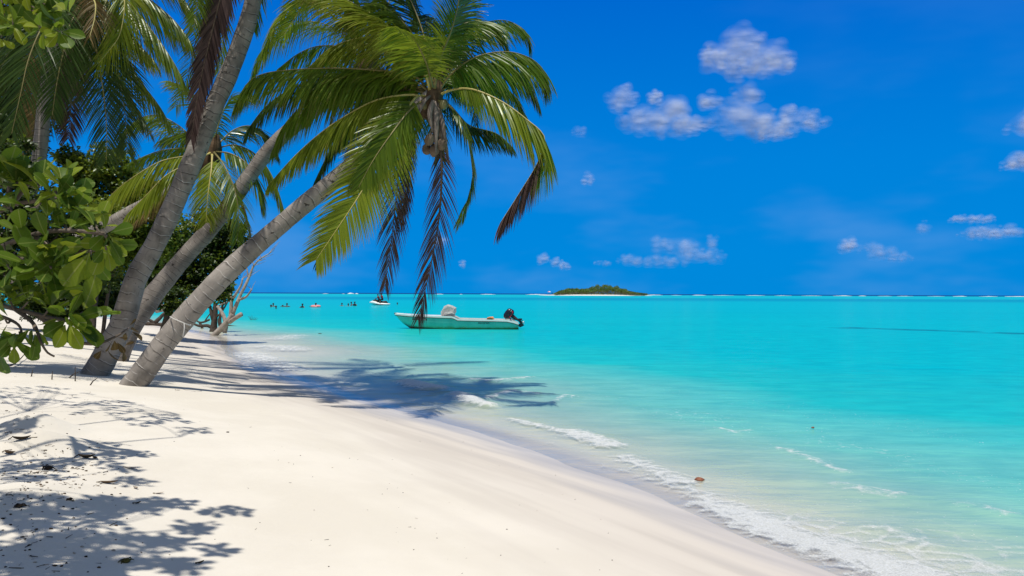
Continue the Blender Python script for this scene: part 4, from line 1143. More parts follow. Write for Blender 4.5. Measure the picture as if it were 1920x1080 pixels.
# --- trees of the thicket behind the palms
def small_leaf(mb, p, d, up, ln, wd, mat):
    s = d.cross(up)
    if s.length < 1e-3: s = d.orthogonal()
    s.normalize(); n = s.cross(d)
    a = mb.vert(p); b = mb.vert(p + d * ln * .5 - s * wd * .5 + n * .12 * ln); c = mb.vert(p + d * ln); e = mb.vert(p + d * ln * .5 + s * wd * .5 + n * .12 * ln)
    mb.face((a, b, c), mat); mb.face((a, c, e), mat)

def thicket_tree(name, label, D, base, blobs, stems, leaf, per, mats, seed, group='trees and bushes of the thicket'):
    """blobs: (px, py, rx, ry, depth offset) clumps of leaves; stems: lists of (px, py, depth offset) limbs"""
    r = random.Random(seed)
    b = at(base[0], base[1], D); b.z = zat(b.x, b.y)
    t = empty(name, b, label, 'tree' if 'tree' in name else 'bush', group)
    tk = MB()
    for i, sl_ in enumerate(stems):
        pts = [b + Vector((0.1 * i, 0.05 * i, -.15))] + [at(x, y, D + d) for x, y, d in sl_]
        w = .10 if i == 0 else .06
        tk.tube(spline(pts, 20), [w * (1 - .75 * k / 19) for k in range(20)], 8, wob=.3, seed=seed + i)
    wbuild(tk, 'trunk', M_BARKD, t)
    cr = MB()
    for (x, y, rx, ry, dz) in blobs:
        c = at(x, y, D + dz)
        ax, az = rx * (D + dz) / F, ry * (D + dz) / F
        ay = 0.75 * (ax + az) / 2
        n = int(17 * per * (ax * az + ax * ay + ay * az) / 3)
        sub = [(Vector((r.gauss(0, .5), r.gauss(0, .5), r.gauss(0, .5))), r.uniform(.22, .5)) for _ in range(max(5, int(n / 60)))]
        for k in range(n):
            sc, sr = r.choice(sub)
            v = Vector((r.gauss(0, 1), r.gauss(0, 1), r.gauss(0, 1))).normalized() * r.random() ** .4
            q = sc + v * sr
            if q.length > 1.2: q = q * (1.2 / q.length)
            p = c + Vector((q.x * ax, q.y * ay, q.z * az))
            d = Vector((r.gauss(0, 1), r.gauss(0, 1), r.gauss(-.1, .7))).normalized()
            up = Vector((r.gauss(0, .5), r.gauss(-.2, .5), 1))
            l_ = leaf * r.uniform(.6, 1.15)
            small_leaf(cr, p, d, up, l_, l_ * .6, 0 if r.random() < .72 else 1)
    wbuild(cr, 'crown', list(mats), t)
    return t

thicket_tree('thicket_tree', 'rounded leafy tree with sunlit top above the broad-leaved bush', 20.0, (170, 600),
             [(212, 318, 52, 42, 0), (158, 345, 52, 48, .4), (262, 362, 52, 46, .5), (205, 400, 70, 52, -.3), (290, 420, 56, 48, .2), (130, 300, 30, 26, .6), (150, 430, 60, 50, 0), (240, 470, 70, 46, 0)],
             [[(180, 540, 0), (200, 440, 0), (212, 340, 0)], [(165, 520, .2), (150, 420, .2), (140, 320, .4)], [(210, 520, .2), (260, 430, .3), (280, 380, .3)]], .135, 480, (M_SMALL, M_SMALLY), 31)
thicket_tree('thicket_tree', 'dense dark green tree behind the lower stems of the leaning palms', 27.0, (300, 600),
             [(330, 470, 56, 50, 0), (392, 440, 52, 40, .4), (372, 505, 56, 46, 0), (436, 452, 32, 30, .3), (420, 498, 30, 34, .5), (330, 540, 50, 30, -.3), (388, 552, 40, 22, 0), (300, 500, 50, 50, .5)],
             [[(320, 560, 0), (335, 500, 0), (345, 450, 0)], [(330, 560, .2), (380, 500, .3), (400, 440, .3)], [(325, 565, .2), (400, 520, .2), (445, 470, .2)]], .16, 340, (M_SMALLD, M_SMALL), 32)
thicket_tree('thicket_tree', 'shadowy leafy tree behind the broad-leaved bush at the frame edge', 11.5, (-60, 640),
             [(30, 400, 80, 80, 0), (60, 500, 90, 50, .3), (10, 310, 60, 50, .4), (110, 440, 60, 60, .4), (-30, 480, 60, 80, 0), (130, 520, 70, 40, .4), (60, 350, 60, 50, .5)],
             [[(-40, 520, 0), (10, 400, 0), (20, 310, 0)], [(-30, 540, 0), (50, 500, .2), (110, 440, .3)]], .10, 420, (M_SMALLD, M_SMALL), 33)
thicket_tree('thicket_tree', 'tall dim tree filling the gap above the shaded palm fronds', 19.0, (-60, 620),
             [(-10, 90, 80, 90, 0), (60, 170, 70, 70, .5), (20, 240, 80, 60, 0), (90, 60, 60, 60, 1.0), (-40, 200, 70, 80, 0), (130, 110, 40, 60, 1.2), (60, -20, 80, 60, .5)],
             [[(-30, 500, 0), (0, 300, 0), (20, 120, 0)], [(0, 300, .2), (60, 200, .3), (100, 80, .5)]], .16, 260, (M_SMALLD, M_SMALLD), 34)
thicket_tree('thicket_bush', 'low dark bush under the thicket behind the tallest palm base', 23.0, (200, 604),
             [(120, 545, 70, 26, 0), (215, 552, 64, 28, 0), (60, 560, 60, 26, .4), (280, 560, 36, 22, .6), (170, 575, 60, 16, -.3), (180, 505, 70, 46, .5), (100, 588, 60, 12, .2), (322, 562, 36, 20, .8)],
             [[(150, 590, 0), (130, 560, 0), (110, 545, 0)], [(210, 590, 0), (225, 565, 0), (240, 550, 0)]], .13, 460, (M_SMALLD, M_SMALL), 35)
thicket_tree('thicket_bush', 'small sunlit green shrub just behind the bare dead tree', 36.0, (418, 620),
             [(424, 545, 14, 16, 0), (414, 562, 12, 10, 0), (436, 532, 12, 10, 0)],
             [[(412, 600, 0), (418, 570, 0), (424, 545, 0)], [(410, 600, 0), (430, 560, 0), (440, 532, 0)]], .17, 110, (M_SMALL, M_SMALLY), 36)

# --- dead wood by the water
gd = ground(404, 629)
dead = empty('dead_tree', gd, 'bare grey dead tree leaning from the sand over the water behind the palms', 'dead tree')
Dd = gd.y
def limb(mb, pts, w0, w1, seed=0, sides=8):
    C = spline([at(x, y, Dd + d) for x, y, d in pts], 16)
    mb.tube(C, [(w0 + (w1 - w0) * k / 15) * .5 * Dd / F for k in range(16)], sides, wob=.25, seed=seed)
tk = MB()
limb(tk, [(399, 632, 0), (406, 624, 0), (418, 612, 0), (430, 598, 0), (436, 588, 0)], 12, 10, 1, 10)
wbuild(tk, 'trunk', M_GREYWOOD, dead)
for i, (pts, a, b) in enumerate([
        ([(432, 594, 0), (433, 575, 0), (434, 560, 0), (430, 548, .2), (428, 540, .3)], 8, 4), ([(434, 562, 0), (442, 552, -.2), (452, 535, -.3), (455, 522, -.3)], 6, 3),
        ([(436, 590, 0), (444, 570, 0), (451, 553, .1), (459, 537, .1), (467, 520, .2), (476, 498, .3), (490, 484, .4), (504, 476, .5)], 8, 2), ([(449, 562, 0), (462, 556, -.2), (472, 543, -.3)], 5, 2.5),
        ([(430, 604, 0), (442, 596, -.2), (453, 589, -.3)], 9, 8), ([(466, 522, .2), (462, 500, .2), (455, 478, .2), (452, 455, .2)], 3, 1.0),
        ([(408, 574, .6), (417, 588, .5), (422, 600, .4), (424, 612, .4), (421, 624, .4)], 6, 9), ([(411, 573, .6), (424, 567, .5), (438, 562, .4)], 3, 2)]):
    lb = MB(); limb(lb, pts, a, b, i + 2)
    wbuild(lb, 'branch', M_GREYWOOD, dead)
rd = random.Random(4)
for i, (x, y) in enumerate([(476, 498), (490, 484), (504, 476), (467, 520), (455, 522), (472, 543), (452, 455), (462, 500), (484, 490)]):
    lb = MB()
    for k in range(3):
        dx, dy = rd.uniform(-14, 26), rd.uniform(-26, -4)
        limb(lb, [(x, y, .2), (x + dx * .5 + rd.uniform(-3, 3), y + dy * .5, .25), (x + dx, y + dy, .3)], 1.3, .5, k, 5)
    wbuild(lb, 'twig', M_GREYWOOD, dead)
gs = ground(401, 622)
stump = empty('driftwood_stump', gs, 'dark upright driftwood stump beside the foot of the bare dead tree', 'stump')
Dd = gs.y
sb = MB()
limb(sb, [(400, 624, 0), (401, 606, 0), (403, 590, 0), (404, 568, 0)], 15, 8, 5, 10)
limb(sb, [(402, 606, 0), (397, 590, -.1), (394, 574, -.1)], 8, 5, 6)
limb(sb, [(402, 600, 0), (410, 590, -.1), (413, 594, -.1)], 5, 3, 7)
limb(sb, [(402, 618, 0), (390, 611, 0), (374, 611, 0), (362, 607, 0)], 7, 4, 8)
limb(sb, [(404, 618, 0), (412, 622, 0), (424, 623, 0)], 6, 3, 9)
wbuild(sb, 'stump_wood', M_DARKWOOD, stump)
gl_ = ground(330, 614); Dd = gl_.y
lg = empty('driftwood_branch', gl_, 'bleached forked driftwood branch lying behind the front palm stem', 'driftwood')
sb = MB()
limb(sb, [(290, 566, 0), (305, 573, 0), (318, 582, 0), (330, 594, 0), (338, 604, 0)], 7, 6, 1)
limb(sb, [(292, 584, 0), (306, 582, 0), (318, 584, 0), (326, 592, 0)], 6, 6, 2)
limb(sb, [(334, 598, 0), (322, 600, -.2), (308, 606, -.3), (300, 612, -.3)], 5, 3, 3)
limb(sb, [(318, 582, 0), (328, 572, 0), (334, 564, 0)], 4, 2, 4)
limb(sb, [(338, 602, 0), (344, 612, 0), (342, 620, 0)], 6, 5, 4)
wbuild(sb, 'driftwood_wood', M_GREYWOOD, lg)
gl_ = ground(290, 613); Dd = gl_.y
lg = empty('driftwood_branch', gl_, 'blackened tangle of fallen driftwood between the middle and front palm stems', 'driftwood')
sb = MB()
limb(sb, [(262, 596, 0), (278, 599, 0), (292, 604, 0), (306, 592, 0), (316, 586, 0)], 6, 3, 1)
limb(sb, [(292, 604, 0), (300, 596, 0), (308, 588, 0), (322, 588, 0)], 8, 4, 2)
limb(sb, [(270, 606, 0), (300, 608, 0), (330, 606, 0)], 7, 5, 3)
limb(sb, [(324, 574, 0), (334, 572, 0), (342, 566, 0)], 4, 2, 3)
limb(sb, [(255, 600, .4), (240, 594, .4), (222, 596, .4)], 6, 4, 3)
wbuild(sb, 'driftwood_wood', M_DARKWOOD, lg)
gl_ = ground(380, 616); Dd = gl_.y
lg = empty('driftwood_branch', gl_, 'short black driftwood snag between the front palm stem and the stump', 'driftwood')
sb = MB()
limb(sb, [(364, 598, 0), (374, 604, 0), (384, 603, 0), (393, 599, 0)], 3, 4, 1)
limb(sb, [(374, 604, 0), (378, 612, 0), (380, 618, 0)], 4, 5, 2)
limb(sb, [(384, 603, 0), (388, 596, 0), (394, 588, 0)], 3, 2, 3)
wbuild(sb, 'driftwood_wood', M_DARKWOOD, lg)
gl_ = px_sea(440, 611)
lg = empty('driftwood_branch', Vector((gl_[0], gl_[1], 0)), 'dark low log lying in the shallows past the dead tree', 'driftwood')
Dd = gl_[1]
sb = MB()
limb(sb, [(424, 609, 0), (434, 611, 0), (446, 612, 0)], 4, 2, 1)
wbuild(sb, 'driftwood_wood', M_DARKWOOD, lg)
gl_ = px_sea(474, 600)
sp_ = empty('reed_sprig', Vector((gl_[0], gl_[1], -.05)), 'sprig of thin bare twigs sticking out of the calm shallows', 'twigs')
Dd = gl_[1]
sb = MB()
for k, (dx, dy) in enumerate(((-9, -8), (-6, -9), (-2, -10), (3, -7), (7, -6), (10, -4))):
    limb(sb, [(474 + dx * .3, 601, 0), (474 + dx * .7, 601 + dy * .6, 0), (474 + dx, 601 + dy, 0)], 1.0, .5, k, 5)
wbuild(sb, 'twigs', M_DARKWOOD, sp_)

# ------------------------------------------------------------------ the moored boat
M_HULL = None
def hull_mat():
    m, nt, out = new_mat('pale green boat paint')
    g = NT(nt)
    tc = g.node('ShaderNodeTexCoord').outputs['Object']
    sep = g.node('ShaderNodeSeparateXYZ'); g.link(tc, sep.inputs[0])
    z = sep.outputs[2]
    n = g.noise(g.mapping(tc, (1.2, 1, 0.5)), 2.2, 5, 0.6)
    col = g.ramp(n, [(0.3, (0.11, 0.48, 0.41)), (0.7, (0.20, 0.61, 0.52))])  # teal paint, with light reflected off the water put into the colour
    col = g.mix(g.math('MULTIPLY', g.smooth(g.noise(g.mapping(tc, (9, 1, .7)), 1.5, 4), .55, .75), .30), col, c4((.26, .40, .30)))
    zz = g.math('ADD', z, g.math('MULTIPLY', g.math('SUBTRACT', g.noise(tc, 2.0, 5, .65), .5), .22))
    col = g.mix(g.smooth(zz, 0.03, 0.13, 0.9, 0.0), col, c4((0.085, 0.075, 0.012)))
    col = g.mix(g.smooth(zz, 0.07, 0.22, 0.35, 0.0), col, c4((0.26, 0.30, 0.10)))
    p = g.node('ShaderNodeBsdfPrincipled'); g.link(col, p.inputs['Base Color']); p.inputs['Roughness'].default_value = .38
    g.link(p.outputs[0], out.inputs[0])
    return m
M_HULL = hull_mat()
M_WHITE = simple_mat('white gelcoat', (0.78, 0.79, 0.76), .35, .5, .08, 4.0)
M_DECK = simple_mat('boat deck cream', (0.55, 0.60, 0.55), .6, .3, .15, 4.0)
M_TARP = simple_mat('grey white cover cloth', (0.46, 0.44, 0.42), .85, .2, .30, 5.0, .8)
M_NAVY = simple_mat('outboard navy black', (0.012, 0.016, 0.030), .30, .5, .3, 6.0)
M_MOTORGREY = simple_mat('outboard dark grey', (0.03, 0.032, 0.036), .45, .4, .3, 6.0)
M_RED = simple_mat('red stripe', (0.55, 0.02, 0.05), .4, .4, .1, 6.0)
M_ORANGE = simple_mat('orange cloth', (0.72, 0.26, 0.10), .8, .2, .25, 9.0, .4)
M_LETTER = simple_mat('dark lettering paint', (0.012, 0.045, 0.06), .5, .3, .1, 9.0)
M_PLATE = simple_mat('dark green plate', (0.010, 0.055, 0.045), .5, .3, .2, 9.0)
M_STEEL = simple_mat('bright metal', (0.60, 0.62, 0.62), .3, .5, .1, 9.0, 0, .7)

WLX, WLY = px_sea(856, 616)
DBT = WLY
SC = DBT / F
bx0 = at(856, 616, DBT).x
boat = empty('motor_boat', Vector((bx0, DBT, 0)), 'pale green open motor boat moored in the shallows, covered console and raised outboard', 'boat')
def bx(px): return (px - 856) * SC
def bz(py): return (616 - py) * SC
ST = []
for px, sheer, beam, keelz, chine in ((740.5, 589.0, .02, .70, .72), (748, 589.6, .16, .46, .62), (757, 590.2, .34, .22, .46), (768, 590.9, .52, .02, .30), (785, 591.7, .70, -.14, .16), (805, 592.5, .82, -.2, .06), (830, 593.1, .88, -.22, .0), (849, 593.5, .90, -.22, -.02),
                                     (853, 594.6, .90, -.22, -.03), (860, 598.0, .90, -.22, -.03), (890, 598.7, .90, -.2, -.04), (925, 599.2, .88, -.18, -.04), (950, 599.9, .84, -.16, -.04), (961, 602.0, .82, -.15, -.04), (972, 605.5, .80, -.14, -.04)):
    ST.append((bx(px), bz(sheer), beam, keelz, chine))
def hull_ring(s, inset=0.0):
    x, zs, b, zk, zc = s
    b = max(b - inset, .008)
    return [(x, -b, zs), (x, -b * .97, zs * .6 + zc * .4), (x, -b * .86, zc + .02), (x, -b * .45, (zc + zk) / 2), (x, 0, zk), (x, b * .45, (zc + zk) / 2), (x, b * .86, zc + .02), (x, b * .97, zs * .6 + zc * .4), (x, b, zs)]
mb = MB()
rows = [[mb.vert(p) for p in hull_ring(s)] for s in ST]
for a, b in zip(rows, rows[1:]):
    for k in range(8): mb.face((a[k], b[k], b[k + 1], a[k + 1]))
mb.face(rows[-1]); mb.face(rows[0][::-1])
mb.build('hull', [M_HULL], boat)
mb = MB()       # inside skin and floor
inner = []
for s in ST[1:-1]:
    x, zs, b, zk, zc = s
    fl = max(.12, zc + .05)
    b = max(b - .07, .05)
    fl = min(fl, zs - .05)
    inner.append([mb.vert(p) for p in ((x, -b, zs - .01), (x, -b * .93, fl), (x, 0, fl), (x, b * .93, fl), (x, b, zs - .01))])
for a, b in zip(inner, inner[1:]):
    for k in range(4): mb.face((a[k], a[k + 1], b[k + 1], b[k]))
mb.build('deck', [M_DECK], boat)
for sgn in (-1, 1):
    mb = MB()
    rows = []
    for s in ST:
        x, zs, b, zk, zc = s
        rows.append([mb.vert(p) for p in ((x, sgn * (b + .025), zs - .045), (x, sgn * (b + .025), zs + .035), (x, sgn * max(b - .10, 0), zs + .035), (x, sgn * max(b - .10, 0), zs - .02))])
    for a, b in zip(rows, rows[1:]):
        for k in range(4): mb.face((a[k], b[k], b[(k + 1) % 4], a[(k + 1) % 4]))
    mb.face(rows[0]); mb.face(rows[-1][::-1])
    mb.build('gunwale', [M_WHITE], boat, smooth=False)
    mb = MB()       # dark rubbing strake just under the rail
    pts = [Vector((s[0], sgn * (s[2] + .012), s[1] - .065)) for s in ST]
    mb.tube(pts, [.018] * len(pts), 6)
    mb.build('rubbing_strake', [M_PLATE], boat)
mb = MB()       # fore deck
rows = []
for s in ST[:7]:
    x, zs, b, zk, zc = s
    rows.append([mb.vert((x, -max(b - .1, .0), zs + .02)), mb.vert((x, 0, zs + .06)), mb.vert((x, max(b - .1, .0), zs + .02))])
for a, b in zip(rows, rows[1:]):
    for k in range(2): mb.face((a[k], a[k + 1], b[k + 1], b[k]))
mb.build('fore_deck', [M_WHITE], boat)
mb = MB(); mb.tube([(bx(739), 0, bz(588)), (bx(743), 0, bz(588.4))], [.03, .04], 8); mb.build('bow_fitting', [M_MOTORGREY], boat)
mb = MB(); mb.box((bx(900), 0, .34), (.28, 1.5, .05)); mb.box((bx(935), 0, .34), (.35, 1.5, .05)); mb.build('thwart', [M_DECK], boat, False)
# console under its cover: a crumpled cloth hood
cs = MB()
prof = [(829, 594, 574.5), (832, 594, 576.0), (838, 594, 572.4), (843, 594, 571.2), (849, 594, 573.2), (855.5, 594, 577.8), (855, 594, 585), (853.5, 594, 589), (852.5, 594, 594)]
outline = [(827, 594), (827, 585), (829.5, 580), (834, 573.5), (840, 571.6), (848, 573.4), (855.5, 577.6), (855, 584), (853, 588), (852.5, 594.5)]
secs = []
rc = random.Random(3)
for j, yy in enumerate((-.42, -.36, -.15, .12, .34, .40)):
    k = (.80, .97, 1.0, 1.0, .96, .78)[j]
    mx_, mz_ = 841, 584
    secs.append([Vector((bx(mx_ + (x - mx_) * k) + rc.uniform(-.02, .02), yy + rc.uniform(-.025, .025), bz(mz_ + (y - mz_) * k) + rc.uniform(-.02, .02))) for x, y in outline])
cs.loft(secs)
o = cs.build('console_cover', [M_TARP], boat, smooth=False)
mb = MB(); mb.tube(spline([(bx(834), -.45, bz(587)), (bx(842), -.47, bz(585)), (bx(853.5), -.44, bz(588))], 10), [.012] * 10, 6)
mb.build('tie_rope', [M_WHITE], o)
# outboard tilted up on the transom
motor = MB()
def mpx(x, y, yy=0): return Vector((bx(x), yy, bz(y)))
cow = [(944, 595), (944, 589), (947, 584), (952, 578.5), (956, 577.6), (960, 579.5), (963.5, 582), (964, 587), (961, 592), (955, 597), (949, 597)]
secs = []
cxm, cym = 954, 588
for yy, k in ((-.21, .55), (-.18, .88), (-.08, 1.0), (.08, 1.0), (.18, .88), (.21, .55)):
    secs.append([mpx(cxm + (x - cxm) * k, cym + (y - cym) * k, yy) for x, y in cow])
motor.loft(secs)
mo = motor.build('outboard_motor', [M_NAVY], boat)
leg = MB()
secs = []
for (x, y, hx, hy, w_) in ((958, 590, 4.0, 5.0, .13), (963, 594, 3.4, 4.4, .10), (968, 597.5, 2.6, 3.2, .07), (973, 600, 2.2, 2.6, .06), (976, 603, 2.4, 3.0, .055), (978, 607, 2.6, 3.2, .05), (979, 610, 2.4, 3.0, .03)):
    ax = Vector((.6, 0, .8))
    secs.append([mpx(x + hx * math.cos(a) * .7 + hy * math.sin(a) * .3, y - hy * math.sin(a) * .7, 0) + Vector((0, w_ * math.cos(a * 1.0), 0)) for a in [i * math.pi / 4 for i in range(8)]])
leg.loft(secs)
leg.build('lower_leg', [M_MOTORGREY], mo)
pr = MB()
hub = mpx(980.5, 603.5)
axd = Vector((.75, 0, .45)).normalized(); a1 = axd.orthogonal().normalized(); a2 = axd.cross(a1)
pr.tube([hub - axd * .06, hub + axd * .08], [.04, .03], 8)
for k in range(3):
    an = k * 2.094 + .5
    u = a1 * math.cos(an) + a2 * math.sin(an); w_ = axd.cross(u)
    q = [hub + u * .03 - w_ * .02, hub + u * .10 - w_ * .06 - axd * .03, hub + u * .16 + axd * .02, hub + u * .10 + w_ * .06 + axd * .03]
    ids = [pr.vert(p) for p in q] + [pr.vert(p + axd * .012) for p in q]
    pr.face(ids[:4]); pr.face(ids[4:][::-1])
    for i in range(4): pr.face((ids[i], ids[(i + 1) % 4], ids[4 + (i + 1) % 4], ids[4 + i]))
pr.build('propeller', [M_STEEL], mo)
fin = MB()
fin.loft([[mpx(972, 596.5, y_), mpx(978.5, 596.5, y_), mpx(979, 598.5, y_), mpx(974, 601.5, y_)] for y_ in (-.12, .12)])
fin.loft([[mpx(972, 607, y_), mpx(979, 605, y_), mpx(983, 609.5, y_), mpx(975, 613.5, y_), mpx(972, 611, y_)] for y_ in (-.02, .02)])
fin.build('skeg_fin', [M_NAVY], mo, False)
br = MB()
br.tube([mpx(947, 597.5), mpx(957, 597), mpx(966, 600)], [.03, .035, .03], 8)
br.box(mpx(958, 600), (.12, .30, .20))
br.build('bracket', [M_STEEL], mo)
st1 = MB()
for (x0, y0, x1, y1, w_) in ((961.0, 583.0, 955.0, 594.5, .045),):
    a, b = mpx(x0, y0, -.202), mpx(x1, y1, -.202); d = (b - a).normalized(); n_ = Vector((d.z, 0, -d.x)) * w_
    ids = [st1.vert(p) for p in (a - n_, a + n_, b + n_, b - n_, a - n_ + Vector((0, .03, 0)), a + n_ + Vector((0, .03, 0)), b + n_ + Vector((0, .03, 0)), b - n_ + Vector((0, .03, 0)))]
    for q in ((0, 1, 2, 3), (7, 6, 5, 4), (0, 4, 5, 1), (1, 5, 6, 2), (2, 6, 7, 3), (3, 7, 4, 0)): st1.face([ids[i] for i in q])
st1.build('red_stripe', [M_RED], mo, False)
st2 = MB()
for i in range(4):
    x, y = 958.6 - i * 1.0, 581.6 + i * 2.1
    st2.box(mpx(x, y, -.195), (.028, .03, .045))
st2.build('white_marks', [M_WHITE], mo, False)

def text_mesh(name, body, size, mat, parent, loc, rot):
    cu = bpy.data.curves.new(name, 'FONT')
    cu.body = body; cu.size = size; cu.extrude = .004; cu.space_word = .55; cu.align_x = 'CENTER'; cu.align_y = 'CENTER'
    tmp = bpy.data.objects.new(name + '_tmp', cu)
    COL.objects.link(tmp)
    bpy.context.view_layer.update()
    me = bpy.data.meshes.new_from_object(tmp.evaluated_get(bpy.context.evaluated_depsgraph_get()))
    bpy.data.objects.remove(tmp); bpy.data.curves.remove(cu)
    me.materials.clear(); me.materials.append(mat)
    o = bpy.data.objects.new(name, me)
    COL.objects.link(o); o.parent = parent; o.location = loc; o.rotation_euler = rot
    return o
text_mesh('lettering', 'Aavi di Vah', .135, M_LETTER, boat, (bx(908.3), -.905, bz(604.4)), (math.pi / 2, 0, 0))
pl_ = MB()
pl_.box((bx(791), -.79, bz(598.1)), (27 * SC, .06, 2.6 * SC), 0, Matrix.Rotation(R(4.5), 3, 'Z') @ Matrix.Rotation(R(2), 3, 'Y'))
po = pl_.build('registration_plate', [M_PLATE], boat, False)
pk = MB()
for i, x in enumerate((779.5, 781.6, 783.7, 785.8, 787.9, 790.0, 792.1, 794.2, 796.3, 798.4, 800.5)):
    pk.box((bx(x), -.79 - .04 - (x - 791) * SC * -.078 - .0 if False else -.822 + (x - 791) * SC * -.0787 * -1 * -1, bz(598.2 + (x - 791) * .035)), (.036, .012, .035))
pk.build('plate_marks', [M_DECK], po, False)
bd = MB()
bd.ellipsoid((0, 0, 0), (.17, .13, .085), 14, 8, 0, .35, 4)
bd.ellipsoid((.10, .02, .02), (.10, .11, .075), 12, 8, 0, .3, 8)
bd.tube([(-.15, -.1, .02), (0, -.13, .06), (.14, -.1, .03)], [.02, .025, .02], 6)
bo = bd.build('life_jacket', [M_ORANGE]); bo.location = (bx0 + bx(919.5), DBT - .78, bz(596.2))
tag(bo, 'small bundled orange cloth lying on the green boat\'s near rail', 'life jacket')

# ------------------------------------------------------------------ people
M_SKIN = simple_mat('brown skin', (0.16, 0.085, 0.05), .5, .4, .15, 9.0)
M_HAIR = simple_mat('black hair', (0.010, 0.009, 0.009), .55, .4, .2, 9.0)
M_DARKSHIRT = simple_mat('dark swim shirt', (0.012, 0.016, 0.028), .8, .2, .2, 9.0)
M_VEST = simple_mat('dark red life vest', (0.28, 0.012, 0.03), .7, .3, .2, 9.0)
M_VESTB = simple_mat('maroon life vest', (0.12, 0.012, 0.025), .7, .3, .2, 9.0)
M_SHORTS = simple_mat('black shorts', (0.012, 0.013, 0.016), .8, .2, .2, 9.0)

def skin_body(name, joints, bones, mat):
    """one continuous figure grown from a skeleton: joints {name: (position, radius)}"""
    me = bpy.data.meshes.new(name)
    keys = list(joints)
    me.from_pydata([joints[k][0] for k in keys], [(keys.index(a), keys.index(b)) for a, b in bones], [])
    o = bpy.data.objects.new(name, me)
    COL.objects.link(o)
    md = o.modifiers.new('skin', 'SKIN')
    for i, k in enumerate(keys):
        rr_ = joints[k][1]
        me.skin_vertices[0].data[i].radius = rr_ if isinstance(rr_, tuple) else (rr_, rr_)
        me.skin_vertices[0].data[i].use_root = (i == 0)
    sb_ = o.modifiers.new('sub', 'SUBSURF'); sb_.levels = 1; sb_.render_levels = 1
    bpy.context.view_layer.update()
    m2 = bpy.data.meshes.new_from_object(o.evaluated_get(bpy.context.evaluated_depsgraph_get()))
    bpy.data.objects.remove(o); bpy.data.meshes.remove(me)
    m2.materials.clear(); m2.materials.append(mat)
    m2.polygons.foreach_set('use_smooth', [True] * len(m2.polygons))
    o = bpy.data.objects.new(name, m2)
    COL.objects.link(o)
    return o

BONES = [('pelvis', 'waist'), ('waist', 'chest'), ('chest', 'neck'), ('neck', 'head'), ('head', 'crown')] + \
        [(a + s, b + s) for s in 'LR' for a, b in (('sh', 'el'), ('el', 'wr'), ('wr', 'fin'), ('hip', 'kn'), ('kn', 'an'), ('an', 'toe'))] + [('chest', 'shL'), ('chest', 'shR'), ('pelvis', 'hipL'), ('pelvis', 'hipR')]
def figure(name, J, mat=None):
    RAD = {'pelvis': (.15, .11), 'waist': (.135, .095), 'chest': (.155, .11), 'neck': .055, 'head': (.078, .09), 'crown': .07, 'sh': .06, 'el': .042, 'wr': .03, 'fin': .03, 'hip': .09, 'kn': .06, 'an': .042, 'toe': .038}
    joints = {}
    for k, p in J.items():
        base = k[:-1] if k[-1] in 'LR' else k
        joints[k] = (p, RAD[base])
    return skin_body(name, joints, BONES, mat or M_SKIN)

def cap_hair(parent, c, rad, mat=None):
    mb = MB()
    c = Vector(c)
    rows = []
    for i in range(6):
        th = i / 5 * R(105)
        row = []
        for k in range(14):
            ph = 2 * math.pi * k / 14
            d = Vector((math.sin(th) * math.cos(ph), math.sin(th) * math.sin(ph), math.cos(th)))
            q = 1.0 if d.y > -.4 else .93
            row.append(mb.vert(c + Vector((d.x * rad[0], d.y * rad[1], d.z * rad[2])) * q))
        rows.append(row)
    for a, b in zip(rows, rows[1:]):
        for k in range(14): mb.face((a[k], b[k], b[(k + 1) % 14], a[(k + 1) % 14]))
    return mb.build('hair', mat or M_HAIR, parent)

def face_bits(parent, c):
    mb = MB(); c = Vector(c)
    mb.ellipsoid(c + Vector((0, -.098, -.01)), (.014, .022, .022), 8, 6)
    mb.build('nose', M_SKIN, parent)

# a bather in the water up to the shoulders: whole body, the rest of it under the surface
def bather_joints(reach):
    J = {'pelvis': (0, 0, -.62), 'waist': (0, 0, -.42), 'chest': (0, 0, -.14), 'neck': (0, 0, .05), 'head': (0, -.01, .17), 'crown': (0, 0, .25)}
    for s, q in (('L', -1), ('R', 1)):
        J['sh' + s] = (q * .20, 0, -.02)
        J['el' + s] = (q * (.20 + .22 * reach), -.10, -.06 - .20 * (1 - reach)); J['wr' + s] = (q * (.18 + .38 * reach), -.28, -.05 - .20 * (1 - reach)); J['fin' + s] = (q * (.18 + .42 * reach), -.40, -.06 - .2 * (1 - reach))
        J['hip' + s] = (q * .10, 0, -.68); J['kn' + s] = (q * .11, -.08, -1.05); J['an' + s] = (q * .11, .12, -1.40); J['toe' + s] = (q * .12, .05, -1.52)
    return J
proto = []
for i, (reach, mt) in enumerate(((.2, M_SKIN), (1.0, M_SKIN), (.5, M_DARKSHIRT))):
    b = figure('person', bather_joints(reach), M_SKIN)
    cap_hair(b, (0, .005, .205), (.105, .115, .115))
    face_bits(b, (0, 0, .19))
    if mt is M_DARKSHIRT:
        sh = MB()
        secs = []
        for z, rx, ry in ((-.62, .18, .14), (-.42, .165, .12), (-.14, .20, .14), (-.02, .21, .12), (.045, .09, .08)):
            secs.append([Vector((rx * math.cos(a), ry * math.sin(a), z)) for a in [k * math.pi / 8 for k in range(16)]])
        sh.loft(secs, cap=False)
        sh.build('swim_shirt', M_DARKSHIRT, b)
    proto.append(b)
used = set()
